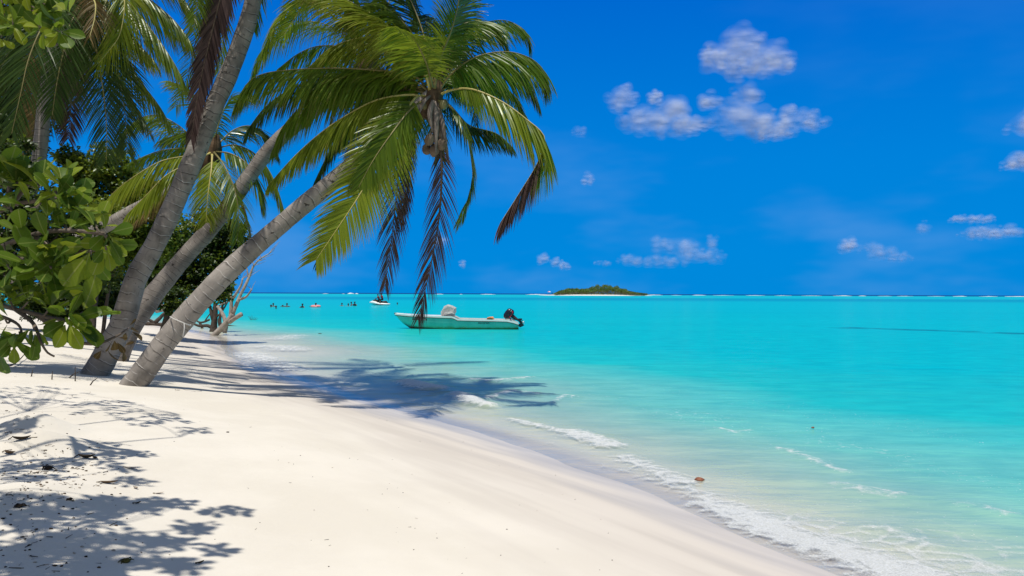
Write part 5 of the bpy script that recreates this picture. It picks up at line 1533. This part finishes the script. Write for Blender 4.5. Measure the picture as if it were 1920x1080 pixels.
SWIM = [(508, 576.2, 0, 0, .0, 'dark-haired bather low in the water, outermost of the tight trio nearest the shore'),
        (512.3, 574.8, 0, .6, .12, 'dark-haired bather standing a little taller, middle one of the tight trio'),
        (517.5, 578.6, 2, 1.2, .0, 'dark-haired bather closest to the beach in the tight trio'),
        (530, 575.2, 0, 2.0, -.10, 'bather low in the water with only the head top showing'),
        (538, 575.4, 1, .3, .14, 'lone bather with head and neck well clear beside the low one'),
        (567, 576.8, 2, .2, .16, 'bather in a dark shirt with both shoulders out of the water'),
        (592, 576.0, 1, .1, .20, 'bather sitting in the pink swim ring'),
        (641, 573.5, 0, .5, .08, 'lone dark-haired bather just beside the far group of three'),
        (653, 574.0, 1, 1.0, .04, 'lowest of the far group of three bathers, head just above water'),
        (658.6, 572.0, 0, 2.4, .16, 'bather standing tallest in the middle of the far group of three'),
        (665, 573.5, 2, .4, .26, 'dark-shirted bather in the far group of three, chest out of the water'),
        (745, 571.2, 0, .8, .0, 'single distant bather in the water between the water scooter and the boat')]
for x, y, k, rz, dz, lab in SWIM:
    if k in used:
        o = proto[k].copy(); COL.objects.link(o)
        for ch in list(proto[k].children):
            c = ch.copy(); COL.objects.link(c); c.parent = o
    else:
        o = proto[k]; used.add(k)
    sx, sy = px_sea(x, y)
    o.location = (sx, sy, dz - .02); o.rotation_euler = (0, 0, rz - .6)
    s_ = 1.12
    o.scale = (s_, s_, s_)
    tag(o, lab, 'person', 'bathers in the lagoon')
M_PINK = simple_mat('pink swim ring', (0.80, 0.30, 0.28), .4, .4, .15, 5.0)
sx, sy = px_sea(592, 576.0)
mb = MB()
ringp = [(math.cos(a) * .46, math.sin(a) * .40, 0) for a in [k * 2 * math.pi / 28 for k in range(29)]]
mb.tube(ringp, [.155] * 29, 12, 0, cap=False)
rg = mb.build('swim_ring', [M_PINK]); rg.location = (sx, sy, .09); rg.rotation_euler = (.08, 0, 0)
tag(rg, 'pale pink inflatable swim ring round one of the bathers', 'swim ring')

# ------------------------------------------------------------------ water scooter with two riders
jx, jy = px_sea(711, 572.2)
SJ = jy / F
jet = empty('water_scooter', Vector((jx, jy, 0)), 'white and black water scooter carrying two riders across the lagoon', 'jet ski')
def jp(x, y, yy=0.0): return Vector(((x - 711) * SJ, yy, (572.0 - y) * SJ))
M_SEAT = simple_mat('black vinyl seat', (0.012, 0.013, 0.016), .5, .4, .2, 9.0)
hl = MB()
secs = []
for x, top, w_, bot in ((692.5, 566.5, .04, 567.2), (695, 565.2, .24, 568.5), (699, 563.6, .42, 571), (705, 565.0, .52, 572.2), (712, 567.6, .54, 572.6), (719, 567.8, .54, 572.6), (726, 568.2, .50, 572.2), (731, 568.8, .40, 571.2)):
    t_, b_ = jp(x, top).z, jp(x, bot).z
    X_ = jp(x, 0).x
    m_ = (t_ + b_) / 2
    secs.append([Vector((X_, yy, zz_)) for yy, zz_ in ((-w_ * .55, t_), (-w_, m_ + .04), (-w_ * .9, m_ - .06), (-w_ * .4, b_), (w_ * .4, b_), (w_ * .9, m_ - .06), (w_, m_ + .04), (w_ * .55, t_))])
hl.loft(secs)
hl.build('hull', [M_WHITE], jet)
dk = MB()
secs = []
for x, top, w_ in ((698, 563.6, .16), (702, 560.8, .26), (706, 561.4, .22), (710, 564.2, .20), (716, 564.0, .21), (724, 563.6, .24), (727, 566.2, .18)):
    p = jp(x, top); q = jp(x, 568)
    secs.append([Vector((p.x, yy, zz_)) for yy, zz_ in ((-w_, q.z), (-w_ * .85, p.z - .04), (-w_ * .3, p.z), (w_ * .3, p.z), (w_ * .85, p.z - .04), (w_, q.z))])
dk.loft(secs)
dk.build('seat', [M_SEAT], jet)
hb = MB(); c = jp(705, 559.6); hb.tube([c + Vector((.06, -.36, .02)), c + Vector((0, -.14, .06)), c + Vector((0, .14, .06)), c + Vector((.06, .36, .02))], [.022] * 4, 7); hb.tube([jp(704, 562), c + Vector((0, 0, .05))], [.06, .04], 7)
hb.build('handlebar', [M_SEAT], jet)
fw = MB(); fw.box(jp(713, 571.6, -.50), (1.1, .10, .10)); fw.box(jp(713, 571.6, .50), (1.1, .10, .10))
fw.build('foot_well', [M_SEAT], jet, False)
def rider(xp, yseat, lab, vest, fwd_lean, reach):
    s0 = jp(xp, yseat)
    J = {'pelvis': (0, 0, .10), 'waist': (-.05 * fwd_lean, 0, .28), 'chest': (-.16 * fwd_lean, 0, .50), 'neck': (-.20 * fwd_lean, 0, .66), 'head': (-.24 * fwd_lean, 0, .78), 'crown': (-.24 * fwd_lean, 0, .87)}
    for s, q in (('L', -1), ('R', 1)):
        J['sh' + s] = (-.17 * fwd_lean, q * .19, .57); J['el' + s] = (-.28 * reach, q * .27, .36); J['wr' + s] = (-.52 * reach, q * .26, .34); J['fin' + s] = (-.60 * reach, q * .25, .33)
        J['hip' + s] = (0, q * .12, .07); J['kn' + s] = (-.30, q * .30, .02); J['an' + s] = (-.20, q * .36, -.38); J['toe' + s] = (-.36, q * .38, -.42)
    b = figure('person', J, M_SKIN)
    b.location = Vector((jx, jy, 0)) + s0
    cap_hair(b, (J['head'][0], 0, .82), (.105, .10, .11))
    vs = MB(); secs = []
    for t, rx, ry in ((.0, .14, .20), (.3, .145, .20), (.65, .165, .225), (.9, .16, .22), (1.0, .10, .12)):
        p = Vector(J['pelvis']).lerp(Vector(J['neck']), .12 + .82 * t)
        secs.append([p + Vector((rx * math.cos(a), ry * math.sin(a), 0)) for a in [k * math.pi / 8 for k in range(16)]])
    vs.loft(secs); vs.build('life_vest', vest, b)
    shs = MB()
    for q in (-1, 1):
        shs.tube(spline([(0, q * .08, .06), (-.13, q * .22, .06), (-.28, q * .30, .02)], 8), [.125, .12, .115, .11, .10, .095, .09, .085], 10)
    shs.build('shorts', M_SHORTS, b)
    tag(b, lab, 'person')
    return b
rider(711.2, 563.2, 'rider steering the water scooter, wearing a maroon life vest', M_VESTB, 1.0, 1.0)
rb_ = rider(717.2, 562.2, 'passenger sitting behind on the water scooter in a bright red life vest', M_VEST, .8, .55)
rb_.scale = (1.08, 1.08, 1.08)

# ------------------------------------------------------------------ the islet, surf, parasol
DI = 760.0
SI = DI / F
isl = MB()
ic = at(1118, 552, DI)
isn, ism = 60, 10
rows = []
for j in range(ism + 1):
    v = j / ism
    row = []
    for i in range(isn):
        a = 2 * math.pi * i / isn
        rx = (108 if math.cos(a) > 0 else 118) * SI; ry = 34.0
        n_ = 1 + .10 * math.sin(3 * a + .7) + .06 * math.sin(5 * a)
        zz_ = 1.1 * (1 - v ** 2.2) - .5 * v ** 6
        row.append(isl.vert((ic.x + math.cos(a) * rx * n_ * v, DI + math.sin(a) * ry * n_ * v, zz_ + .3 * (1 - v))))
    rows.append(row)
for a, b in zip(rows, rows[1:]):
    for k in range(isn): isl.face((a[k], b[k], b[(k + 1) % isn], a[(k + 1) % isn]))
M_ISAND = simple_mat('islet sand', (0.74, 0.70, 0.62), .9, .1, .08, .2)
o = isl.build('islet_sand', [M_ISAND]); tag(o, kind='structure')
wood = MB()
ri = random.Random(12)
px_prof = [(1041, 549.5), (1048, 545), (1060, 541.5), (1072, 539.6), (1082, 540.3), (1092, 540.5), (1102, 539.8), (1112, 537.0), (1122, 534.4), (1132, 532.6), (1142, 532.2), (1150, 534.8), (1160, 537.6), (1168, 539.4), (1176, 543.5), (1186, 546.6), (1198, 548.6), (1208, 549.6)]
for k in range(15000):
    x = ri.uniform(1040, 1209)
    top = float(np.interp(x, [p[0] for p in px_prof], [p[1] for p in px_prof]))
    hgt = (550.6 - top) * SI * 1.15
    yy = ri.uniform(-1, 1)
    lump = .80 + .34 * noise.noise(Vector((x * .13, yy * 2.2, 0)))
    zz_ = hgt * lump * (1 - abs(yy) ** 2.5) * (1 - ri.random() ** 2 * .55)
    p = Vector(((x - 960) / F * DI, DI + yy * 19, 1.0 + max(.1, zz_)))
    d = Vector((ri.gauss(0, 1), ri.gauss(0, 1), ri.gauss(.3, .6))).normalized()
    low = zz_ < hgt * .32
    small_leaf(wood, p, d, Vector((ri.gauss(0, .4), ri.gauss(-.2, .4), 1)), ri.uniform(.8, 1.7), ri.uniform(.5, .9), 1 if low or ri.random() < .25 else 0)
M_IW = leaf_mat('islet scrub', (0.045, 0.125, 0.014), (0.115, 0.215, 0.028), (0.2, 0.36, 0.03), gloss=.04, rough=.6, tmix=.3)
M_IW2 = leaf_mat('islet scrub pale', (0.075, 0.095, 0.028), (0.15, 0.155, 0.055), (0.2, 0.2, 0.05), gloss=.04, rough=.6, tmix=.3)
o = wood.build('islet_scrub', [M_IW, M_IW2]); tag(o, 'low green wood covering the distant islet', 'wood', kind='stuff')
# parasol and a standing person on the islet's end
pp = at(1029.8, 551.3, DI - 20); pp.z = 1.0
par = empty('parasol', pp, 'tiny white and pink parasol on the tip of the distant islet', 'parasol')
mb = MB(); mb.tube([(0, 0, 0), (0, 0, 2.5)], [.05, .04], 6); mb.build('pole', [M_GREYWOOD], par)
mb = MB()
rows = []
for i, (rr_, zz_) in enumerate(((.02, 3.0), (.6, 2.85), (1.2, 2.55), (1.6, 2.15))):
    rows.append([mb.vert((rr_ * math.cos(k * math.pi / 6), rr_ * math.sin(k * math.pi / 6), zz_)) for k in range(12)])
for a, b in zip(rows, rows[1:]):
    for k in range(12): mb.face((a[k], b[k], b[(k + 1) % 12], a[(k + 1) % 12]), 0 if (k // 3) % 2 else 1)
mb.face(rows[0][::-1])
mb.build('canopy', [M_WHITE, M_PINK], par)
J = {'pelvis': (0, 0, .92), 'waist': (0, 0, 1.08), 'chest': (0, 0, 1.32), 'neck': (0, 0, 1.48), 'head': (0, 0, 1.60), 'crown': (0, 0, 1.70)}
for s, q in (('L', -1), ('R', 1)):
    J['sh' + s] = (q * .19, 0, 1.40); J['el' + s] = (q * .26, .02, 1.12); J['wr' + s] = (q * .27, -.05, .88); J['fin' + s] = (q * .27, -.08, .76)
    J['hip' + s] = (q * .10, 0, .86); J['kn' + s] = (q * .11, -.02, .48); J['an' + s] = (q * .11, .02, .08); J['toe' + s] = (q * .12, -.12, .05)
b = figure('person', J, M_DARKSHIRT)
cap_hair(b, (0, 0, 1.63), (.105, .11, .11))
q_ = at(1035.3, 551.4, DI - 20); b.location = (q_.x, q_.y, .9); b.scale = (1.25, 1.25, 1.25)
tag(b, 'tiny dark figure standing beside the parasol on the distant islet', 'person')

# breakers on the outer reef
M_SURF = simple_mat('surf foam', (0.82, 0.84, 0.84), .9, .1, .06, 3.0)
rsf = random.Random(6)
def surf(name, lab, pieces, D, hmax):
    mb = MB()
    for x0, x1, hh in pieces:
        n_ = max(4, int((x1 - x0) / 1.5))
        C, Rr = [], []
        for k in range(n_ + 1):
            x = x0 + (x1 - x0) * k / n_
            q = at(x, 550, D)
            C.append(Vector((q.x, D + 14 * noise.noise(Vector((x * .07, 3, 0))), .05)))
            Rr.append(max(.12, hh * hmax * math.sin(math.pi * (k + .3) / (n_ + .6)) * (.55 + .6 * abs(noise.noise(Vector((x * .35, 1, D)))))))
        mb.tube(C, Rr, 8, 0, flat=1.0)
    o = mb.build(name, [M_SURF])
    return tag(o, lab, 'surf', kind='stuff')
pcs = []
x = 1205
while x < 2300:
    w_ = rsf.uniform(10, 46)
    pcs.append((x, x + w_, rsf.uniform(.35, 1.0))); x += w_ + rsf.uniform(3, 28)
surf('reef_surf', 'broken white line of surf on the outer reef along the horizon', pcs, 1120, 1.15)
surf('reef_surf', 'short white breakers on the horizon between the palm and the islet', [(815, 832, .8), (900, 930, .7), (862, 868, .5), (985, 1030, .9), (990, 1014, .5), (640, 648, .5)], 1120, 1.2)
surf('reef_surf', 'two small white breakers on the horizon above the bathers', [(653, 663, 1.7), (664, 672, 1.2), (606, 616, .5)], 1120, 1.3)

# ------------------------------------------------------------------ clouds
def cloud_mat(name, dens, col, edge=2.0):
    m, nt, out = new_mat(name)
    g = NT(nt)
    lw = g.node('ShaderNodeLayerWeight'); lw.inputs[0].default_value = .5
    geo = g.node('ShaderNodeNewGeometry')
    dp = g.node('ShaderNodeVectorMath', operation='DOT_PRODUCT')
    g.link(geo.outputs['Incoming'], dp.inputs[0]); g.link(geo.outputs['Normal'], dp.inputs[1])
    d2 = g.math('POWER', g.math('ABSOLUTE', dp.outputs['Value']), 2.0)
    f = g.math('POWER', 2.718, g.math('MULTIPLY', g.math('SUBTRACT', d2, 1.0), edge))
    f = g.math('MULTIPLY', f, g.smooth(d2, 0.0, 0.35))
    tc = g.node('ShaderNodeTexCoord').outputs['Object']
    n = g.noise(tc, .011, 6, .62)
    f = g.math('MULTIPLY', g.math('MULTIPLY', f, g.smooth(n, .14, .72)), dens)
    front = g.math('SUBTRACT', 1.0, geo.outputs['Backfacing'])
    f = g.math('MULTIPLY', f, front)
    d = g.node('ShaderNodeBsdfDiffuse'); d.inputs[0].default_value = c4(col)
    t2 = g.node('ShaderNodeBsdfTranslucent'); t2.inputs[0].default_value = c4(col)
    # many scatterings inside make a cloud's lit side nearly even: bend the shading normal towards the sun
    nm = g.node('ShaderNodeVectorMath', operation='MULTIPLY_ADD'); g.link(geo.outputs['Normal'], nm.inputs[0]); nm.inputs[1].default_value = (.55, .55, .55); nm.inputs[2].default_value = tuple(sdir * .95)
    nn_ = g.node('ShaderNodeVectorMath', operation='NORMALIZE'); g.link(nm.outputs[0], nn_.inputs[0])
    g.link(nn_.outputs[0], d.inputs['Normal'])
    mx = g.node('ShaderNodeMixShader'); mx.inputs[0].default_value = .5; g.link(d.outputs[0], mx.inputs[1]); g.link(t2.outputs[0], mx.inputs[2])
    t = g.node('ShaderNodeBsdfTransparent')
    m2 = g.node('ShaderNodeMixShader'); g.link(f, m2.inputs[0]); g.link(t.outputs[0], m2.inputs[1]); g.link(mx.outputs[0], m2.inputs[2])
    g.link(m2.outputs[0], out.inputs[0])
    return m
M_CLOUD = cloud_mat('cumulus', .20, (.87, .91, 1.0), 2.2)
M_CLOUD2 = cloud_mat('thin cumulus', .17, (.87, .91, 1.0), 2.2)
M_CLOUD3 = cloud_mat('faint cloud', .085, (.90, .93, 1.0), 2.2)
_ico = None
def ico():
    global _ico
    if _ico is None:
        import bmesh
        bm = bmesh.new(); bmesh.ops.create_icosphere(bm, subdivisions=3, radius=1)
        _ico = ([v.co.copy() for v in bm.verts], [tuple(v.index for v in f.verts) for f in bm.faces]); bm.free()
    return _ico
def cloud(label, D, puffs, mat, seed, extra=3, group=None):
    """puffs: (px, py, rx, ry); each is a lumpy ball of real size with smaller ones budding from it"""
    r = random.Random(seed)
    V_, F_ = ico()
    mb = MB()
    k_ = D / F
    balls = []
    for x, y, rx, ry in puffs:
        m_ = math.sqrt(min(rx, ry * 1.6) * ry)
        cnt = int((8 + extra * 4) * max(1.0, rx / ry * .75))
        for k in range(cnt):
            a = r.uniform(0, 6.28); q = math.sqrt(r.random())
            s_ = m_ * r.uniform(.32, .85) * (1.15 - .5 * q)
            sy_ = math.sin(a)
            balls.append((x + math.cos(a) * (rx - s_ * .5) * q, y - sy_ * (ry - s_ * .4) * q * (1 if sy_ > 0 else .7), s_, s_ * r.uniform(.85, 1.05), r.uniform(-.7, .7) * rx))
    for j, (x, y, rx, ry, dz) in enumerate(balls):
        c = at(x, y, D)
        base = len(mb.v)
        for v in V_:
            mb.vert(c + Vector((v.x * rx * k_, (v.y * rx + dz) * k_, v.z * ry * k_)))
        for f in F_: mb.face([base + i for i in f])
    c0 = at(puffs[0][0], puffs[0][1], D)
    mb.v = [(p[0] - c0.x, p[1] - c0.y, p[2] - c0.z) for p in mb.v]
    o = mb.build('cloud', [mat]); o.location = c0
    o.visible_shadow = True
    return tag(o, label, 'cloud', group)
GC = 'small clouds over the lagoon'
cloud('big puffy white cumulus cloud with a domed top, uppermost in the sky', 3000, [(1386, 88, 44, 36), (1340, 110, 36, 26), (1432, 106, 56, 32), (1470, 120, 28, 20), (1400, 128, 64, 18), (1330, 104, 20, 18)], M_CLOUD, 1, 5, GC)
cloud('long ragged bank of white cloud under the domed cumulus', 3000, [(1164, 186, 32, 30), (1228, 184, 16, 20), (1216, 226, 56, 26), (1270, 240, 50, 20), (1262, 206, 38, 22), (1330, 190, 26, 18), (1396, 178, 34, 26), (1380, 226, 52, 34), (1432, 234, 46, 26), (1484, 226, 34, 30), (1530, 228, 26, 22), (1458, 250, 50, 14), (1300, 232, 40, 16)], M_CLOUD, 2, 4, GC)
cloud('twin small puffs of cloud over the islet', 5200, [(1016, 486, 15, 12), (1044, 492, 16, 11), (1058, 500, 14, 8)], M_CLOUD2, 3, 2, GC)
cloud('wide broken cloud low beyond the islet', 5200, [(1240, 462, 26, 20), (1280, 466, 32, 20), (1300, 480, 40, 16), (1334, 455, 14, 15), (1340, 482, 22, 18), (1180, 488, 26, 12), (1130, 494, 20, 6), (1240, 492, 60, 12)], M_CLOUD3, 4, 3, GC)
cloud('lone round puff low over the reef with a faint veil beside it', 5200, [(1590, 461, 21, 17), (1592, 458, 14, 12)], M_CLOUD2, 5, 2, GC)
cloud('thin veil of cloud next to the lone round puff', 5200, [(1655, 474, 42, 16), (1635, 464, 22, 12), (1684, 484, 24, 9)], M_CLOUD3, 6, 2, GC)
cloud('flat wisps of cloud low at the far side of the sky', 4800, [(1830, 412, 44, 9), (1838, 436, 30, 14), (1890, 434, 30, 14), (1800, 410, 20, 7), (1850, 440, 50, 10)], M_CLOUD2, 7, 2, GC)
cloud('tiny round puff beside the flat wisps', 4800, [(1730, 428, 15, 14)], M_CLOUD3, 8, 3, GC)
cloud('soft white cloud cut off at the frame edge', 3400, [(1925, 236, 36, 32), (1930, 300, 44, 22), (1900, 310, 24, 10)], M_CLOUD2, 9, 3, GC)
cloud('small faint square puff under the ragged bank', 4200, [(1102, 337, 16, 16)], M_CLOUD2, 10, 2, GC)
cloud('faint puff just beneath the dead hanging frond tips', 4600, [(826, 455, 15, 17)], M_CLOUD2, 11, 2, GC)
cloud('tiny pale puff above the boat', 5200, [(867, 496, 8, 9)], M_CLOUD2, 13, 2, GC)
cloud('tiny wisp between the ragged bank and the palm crown', 4200, [(1085, 250, 18, 14)], M_CLOUD3, 14, 1, GC)

# ------------------------------------------------------------------ litter on the sand and in the wash
M_DLEAF = simple_mat('dry curled leaf', (0.085, 0.055, 0.030), .8, .2, .4, 20.0, .3)
M_DLEAF2 = simple_mat('pale bleached husk', (0.42, 0.36, 0.29), .85, .2, .25, 20.0, .3)
M_BROWN = simple_mat('brown floating husk', (0.26, 0.10, 0.055), .6, .3, .3, 20.0, .3)
M_BLACKW = simple_mat('dark seaweed clump', (0.035, 0.026, 0.018), .85, .2, .5, 30.0, .5)
M_GREENW = simple_mat('olive seaweed clump', (0.10, 0.085, 0.022), .85, .2, .5, 30.0, .5)
def dry_leaf(px, py, ln, rz, mat, lab, grp='fallen leaves on the sand', curl=.9, nm='fallen_leaf'):
    ln *= .55
    g_ = ground(px, py)
    mb = MB()
    rows = []
    for i in range(8):
        t = i / 7
        hw = ln * .22 * math.sin(math.pi * (.06 + .90 * t)) ** .7
        x = (t - .5) * ln
        z0 = .02 * ln + curl * .9 * ln * (t - .5) ** 2
        rows.append([mb.vert((x, -hw, z0 + hw * .9 * curl)), mb.vert((x, -hw * .5, z0 + hw * .25)), mb.vert((x, 0, z0)), mb.vert((x, hw * .5, z0 + hw * .25)), mb.vert((x, hw, z0 + hw * .8 * curl))])
    for a, b in zip(rows, rows[1:]):
        for k in range(4): mb.face((a[k], a[k + 1], b[k + 1], b[k]))
    mb.tube([(-.7 * ln, 0, .01), (-.5 * ln, 0, .02 * ln + .2 * curl * ln)], [.004, .004], 5)
    o = mb.build(nm, [mat]); o.location = g_ + Vector((0, 0, .002)); o.rotation_euler = (0, 0, rz)
    return tag(o, lab, 'fallen leaf', grp)
dry_leaf(162, 860, .22, .1, M_BLACKW, 'blackened curled leaf lying below the two sand mounds')
dry_leaf(178, 861, .12, 2.4, M_BLACKW, 'short black leaf scrap beside the blackened curled leaf')
dry_leaf(246, 879, .17, -.2, M_DLEAF2, 'pale bleached husk strip on the sunlit sand', curl=.3)
dry_leaf(299, 926, .10, .6, M_DLEAF2, 'grey pod at the edge of the dappled shade', curl=.4)
dry_leaf(255, 917, .09, -.7, M_DLEAF2, 'small tan scrap between the pale husk strip and the grey pod')
dry_leaf(376, 1057, .075, 1.0, M_DLEAF, 'small curled brown leaf near the lowest edge of the dappled shade')
dry_leaf(204, 907, .20, .2, M_DLEAF, 'thin dark leaf in the dappled shade just below the pale husk strip', curl=.5)
dry_leaf(40, 826, .22, .4, M_BLACKW, 'dark dead leaf under the lower sand mound')
dry_leaf(18, 852, .18, -.3, M_DLEAF, 'reddish brown leaf tip standing up near the frame edge')
dry_leaf(258, 945, .08, .9, M_BLACKW, 'dark scrap inside the dappled shade below the tan scrap')
dry_leaf(334, 732, .12, .1, M_DLEAF, 'dark leaf on the stem shadow beside the front palm foot', curl=.3)
dry_leaf(201, 716, .07, .1, M_DLEAF2, 'straw-coloured scrap between the feet of the tallest and front palms')
def clump(px, py, r_, mat, lab, seed, nm='seaweed_clump', cat='seaweed'):
    r_ *= .6
    g_ = ground(px, py); rr2 = random.Random(seed)
    mb = MB()
    mb.ellipsoid((0, 0, r_ * .25), (r_ * .8, r_ * .6, r_ * .38), 12, 8, 0, .7, seed)
    for k in range(12):
        a = rr2.uniform(0, 6.28); l_ = r_ * rr2.uniform(.8, 1.5)
        mb.tube(spline([(0, 0, r_ * .3), (math.cos(a) * l_ * .5, math.sin(a) * l_ * .5, r_ * rr2.uniform(.3, .8)), (math.cos(a + .5) * l_, math.sin(a + .5) * l_, r_ * .1)], 6), [r_ * .09] * 5 + [r_ * .03], 5)
    o = mb.build(nm, [mat]); o.location = g_
    return tag(o, lab, cat, 'scraps of weed on the sand')
clump(236, 1054, .045, M_GREENW, 'olive tangle of weed near the lowest edge of the dappled shade', 1)
clump(36, 951, .045, M_BLACKW, 'black weed clump deep in the dappled shade', 2)
clump(427, 811, .022, M_BLACKW, 'small dark bead of weed alone on the open sunlit sand', 3)
clump(90, 880, .06, M_BLACKW, 'dark weed tangle on the littered sand under the mounds', 4)
clump(130, 938, .03, M_BLACKW, 'tiny dark weed knot in the middle of the dappled shade', 5)
# bleached twig and dry sticks near the bush
def stick(lab, pts, w, mat, nm='dry_stick'):
    ps = []
    for x, y, up in pts:
        g_ = ground(x, y); ps.append(g_ + Vector((0, 0, up)))
    mb = MB(); c0 = ps[0]
    C = spline([p - c0 for p in ps], 10)
    mb.tube(C, [w * (1 - .6 * k / 9) for k in range(10)], 6, wob=.2)
    o = mb.build(nm, [mat]); o.location = c0
    return tag(o, lab, 'stick', 'dry sticks on the sand')
stick('bent dark stick lying on bright sand below the bush', [(-20, 680, .03), (2, 688, .05), (18, 691, .04), (34, 684, .06), (48, 672, .10)], .016, M_BARKD)
stick('short dark stick above the bent one', [(0, 665, .02), (14, 667, .03), (32, 668, .02)], .012, M_BARKD)
def stub(lab, px, py, h_, lean):
    g_ = ground(px, py); mb = MB()
    mb.tube([(0, 0, -.05), (lean * .5, 0, h_ * .5), (lean, 0, h_)], [.010, .008, .004], 6)
    o = mb.build('dry_stick', [M_BARKD]); o.location = g_
    tag(o, lab, 'stick', 'dry sticks on the sand')
stub('short upright stub in the sand left of the tallest palm', 97, 712, .12, .01)
stub('thin upright twig beside the foot of the tallest palm', 141, 715, .20, .0)
stub('leaning twig against the foot of the tallest palm', 124, 708, .09, .20)
stub('hair-thin twig furthest from the tallest palm', 58, 706, .10, .03)
stub('slanting twig between the tallest palm and the dappled shade', 165, 722, .10, .13)
# floating husk and scrap in the wash
sx, sy = px_sea(1311, 903)
mb = MB(); mb.ellipsoid((0, 0, 0), (.042, .03, .024), 14, 9, 0, .35, 2); mb.tube([(.03, 0, 0), (.055, .01, -.004)], [.012, .004], 6)
o = mb.build('floating_husk', [M_BROWN]); o.location = (sx, sy, .018); tag(o, 'reddish brown husk floating behind the foam line', 'husk')
sx, sy = px_sea(1524, 803)
mb = MB(); mb.ellipsoid((0, 0, 0), (.022, .014, .010), 12, 8, 0, .4, 5)
o = mb.build('floating_husk', [M_BROWN]); o.location = (sx, sy, .01); tag(o, 'tiny rusty scrap floating in the turquoise water', 'husk')
sx, sy = px_sea(600, 626)
mb = MB(); mb.ellipsoid((0, 0, 0), (.08, .05, .02), 12, 8, 0, .4, 6)
o = mb.build('floating_husk', [M_BLACKW]); o.location = (sx, sy, .01); tag(o, 'tiny dark scrap floating over the pale sandbar', 'husk')
# countless crumbs of coral, leaf and twig
cr_ = MB(); rl = random.Random(77)
for k in range(600):
    if rl.random() < .72:
        x, y = min(300, abs(rl.gauss(0, 110))), rl.uniform(735, 1075)
        if rl.random() < .4: x, y = rl.gauss(90, 60), rl.gauss(885, 22)
    else: x, y = rl.uniform(0, 1150), rl.uniform(700, 1075)
    if x < 0: continue
    g_ = ground(x, y)
    if g_.z < .03: continue
    s_ = rl.uniform(.002, .007) * (1.2 if x < 240 else .7)
    m_ = rl.choice((0, 0, 1, 2)) if x < 300 else rl.choice((1, 2, 2))
    if rl.random() < .55:
        base = len(cr_.v)
        cr_.ellipsoid(g_ + Vector((0, 0, s_ * .3)), (s_ * rl.uniform(.8, 1.6), s_, s_ * .6), 6, 4, m_, .5, k)
    else:
        a = rl.uniform(0, 6.28); l_ = s_ * rl.uniform(3, 7)
        cr_.tube([g_ + Vector((0, 0, s_ * .3)), g_ + Vector((math.cos(a) * l_, math.sin(a) * l_, s_ * rl.uniform(.3, 1.5)))], [s_ * .3, s_ * .2], 4, m_)
o = cr_.build('beach_debris', [M_DLEAF, M_DLEAF2, M_BLACKW]); tag(o, 'scattered crumbs of leaf, twig and coral on the shaded sand', 'debris', kind='stuff')
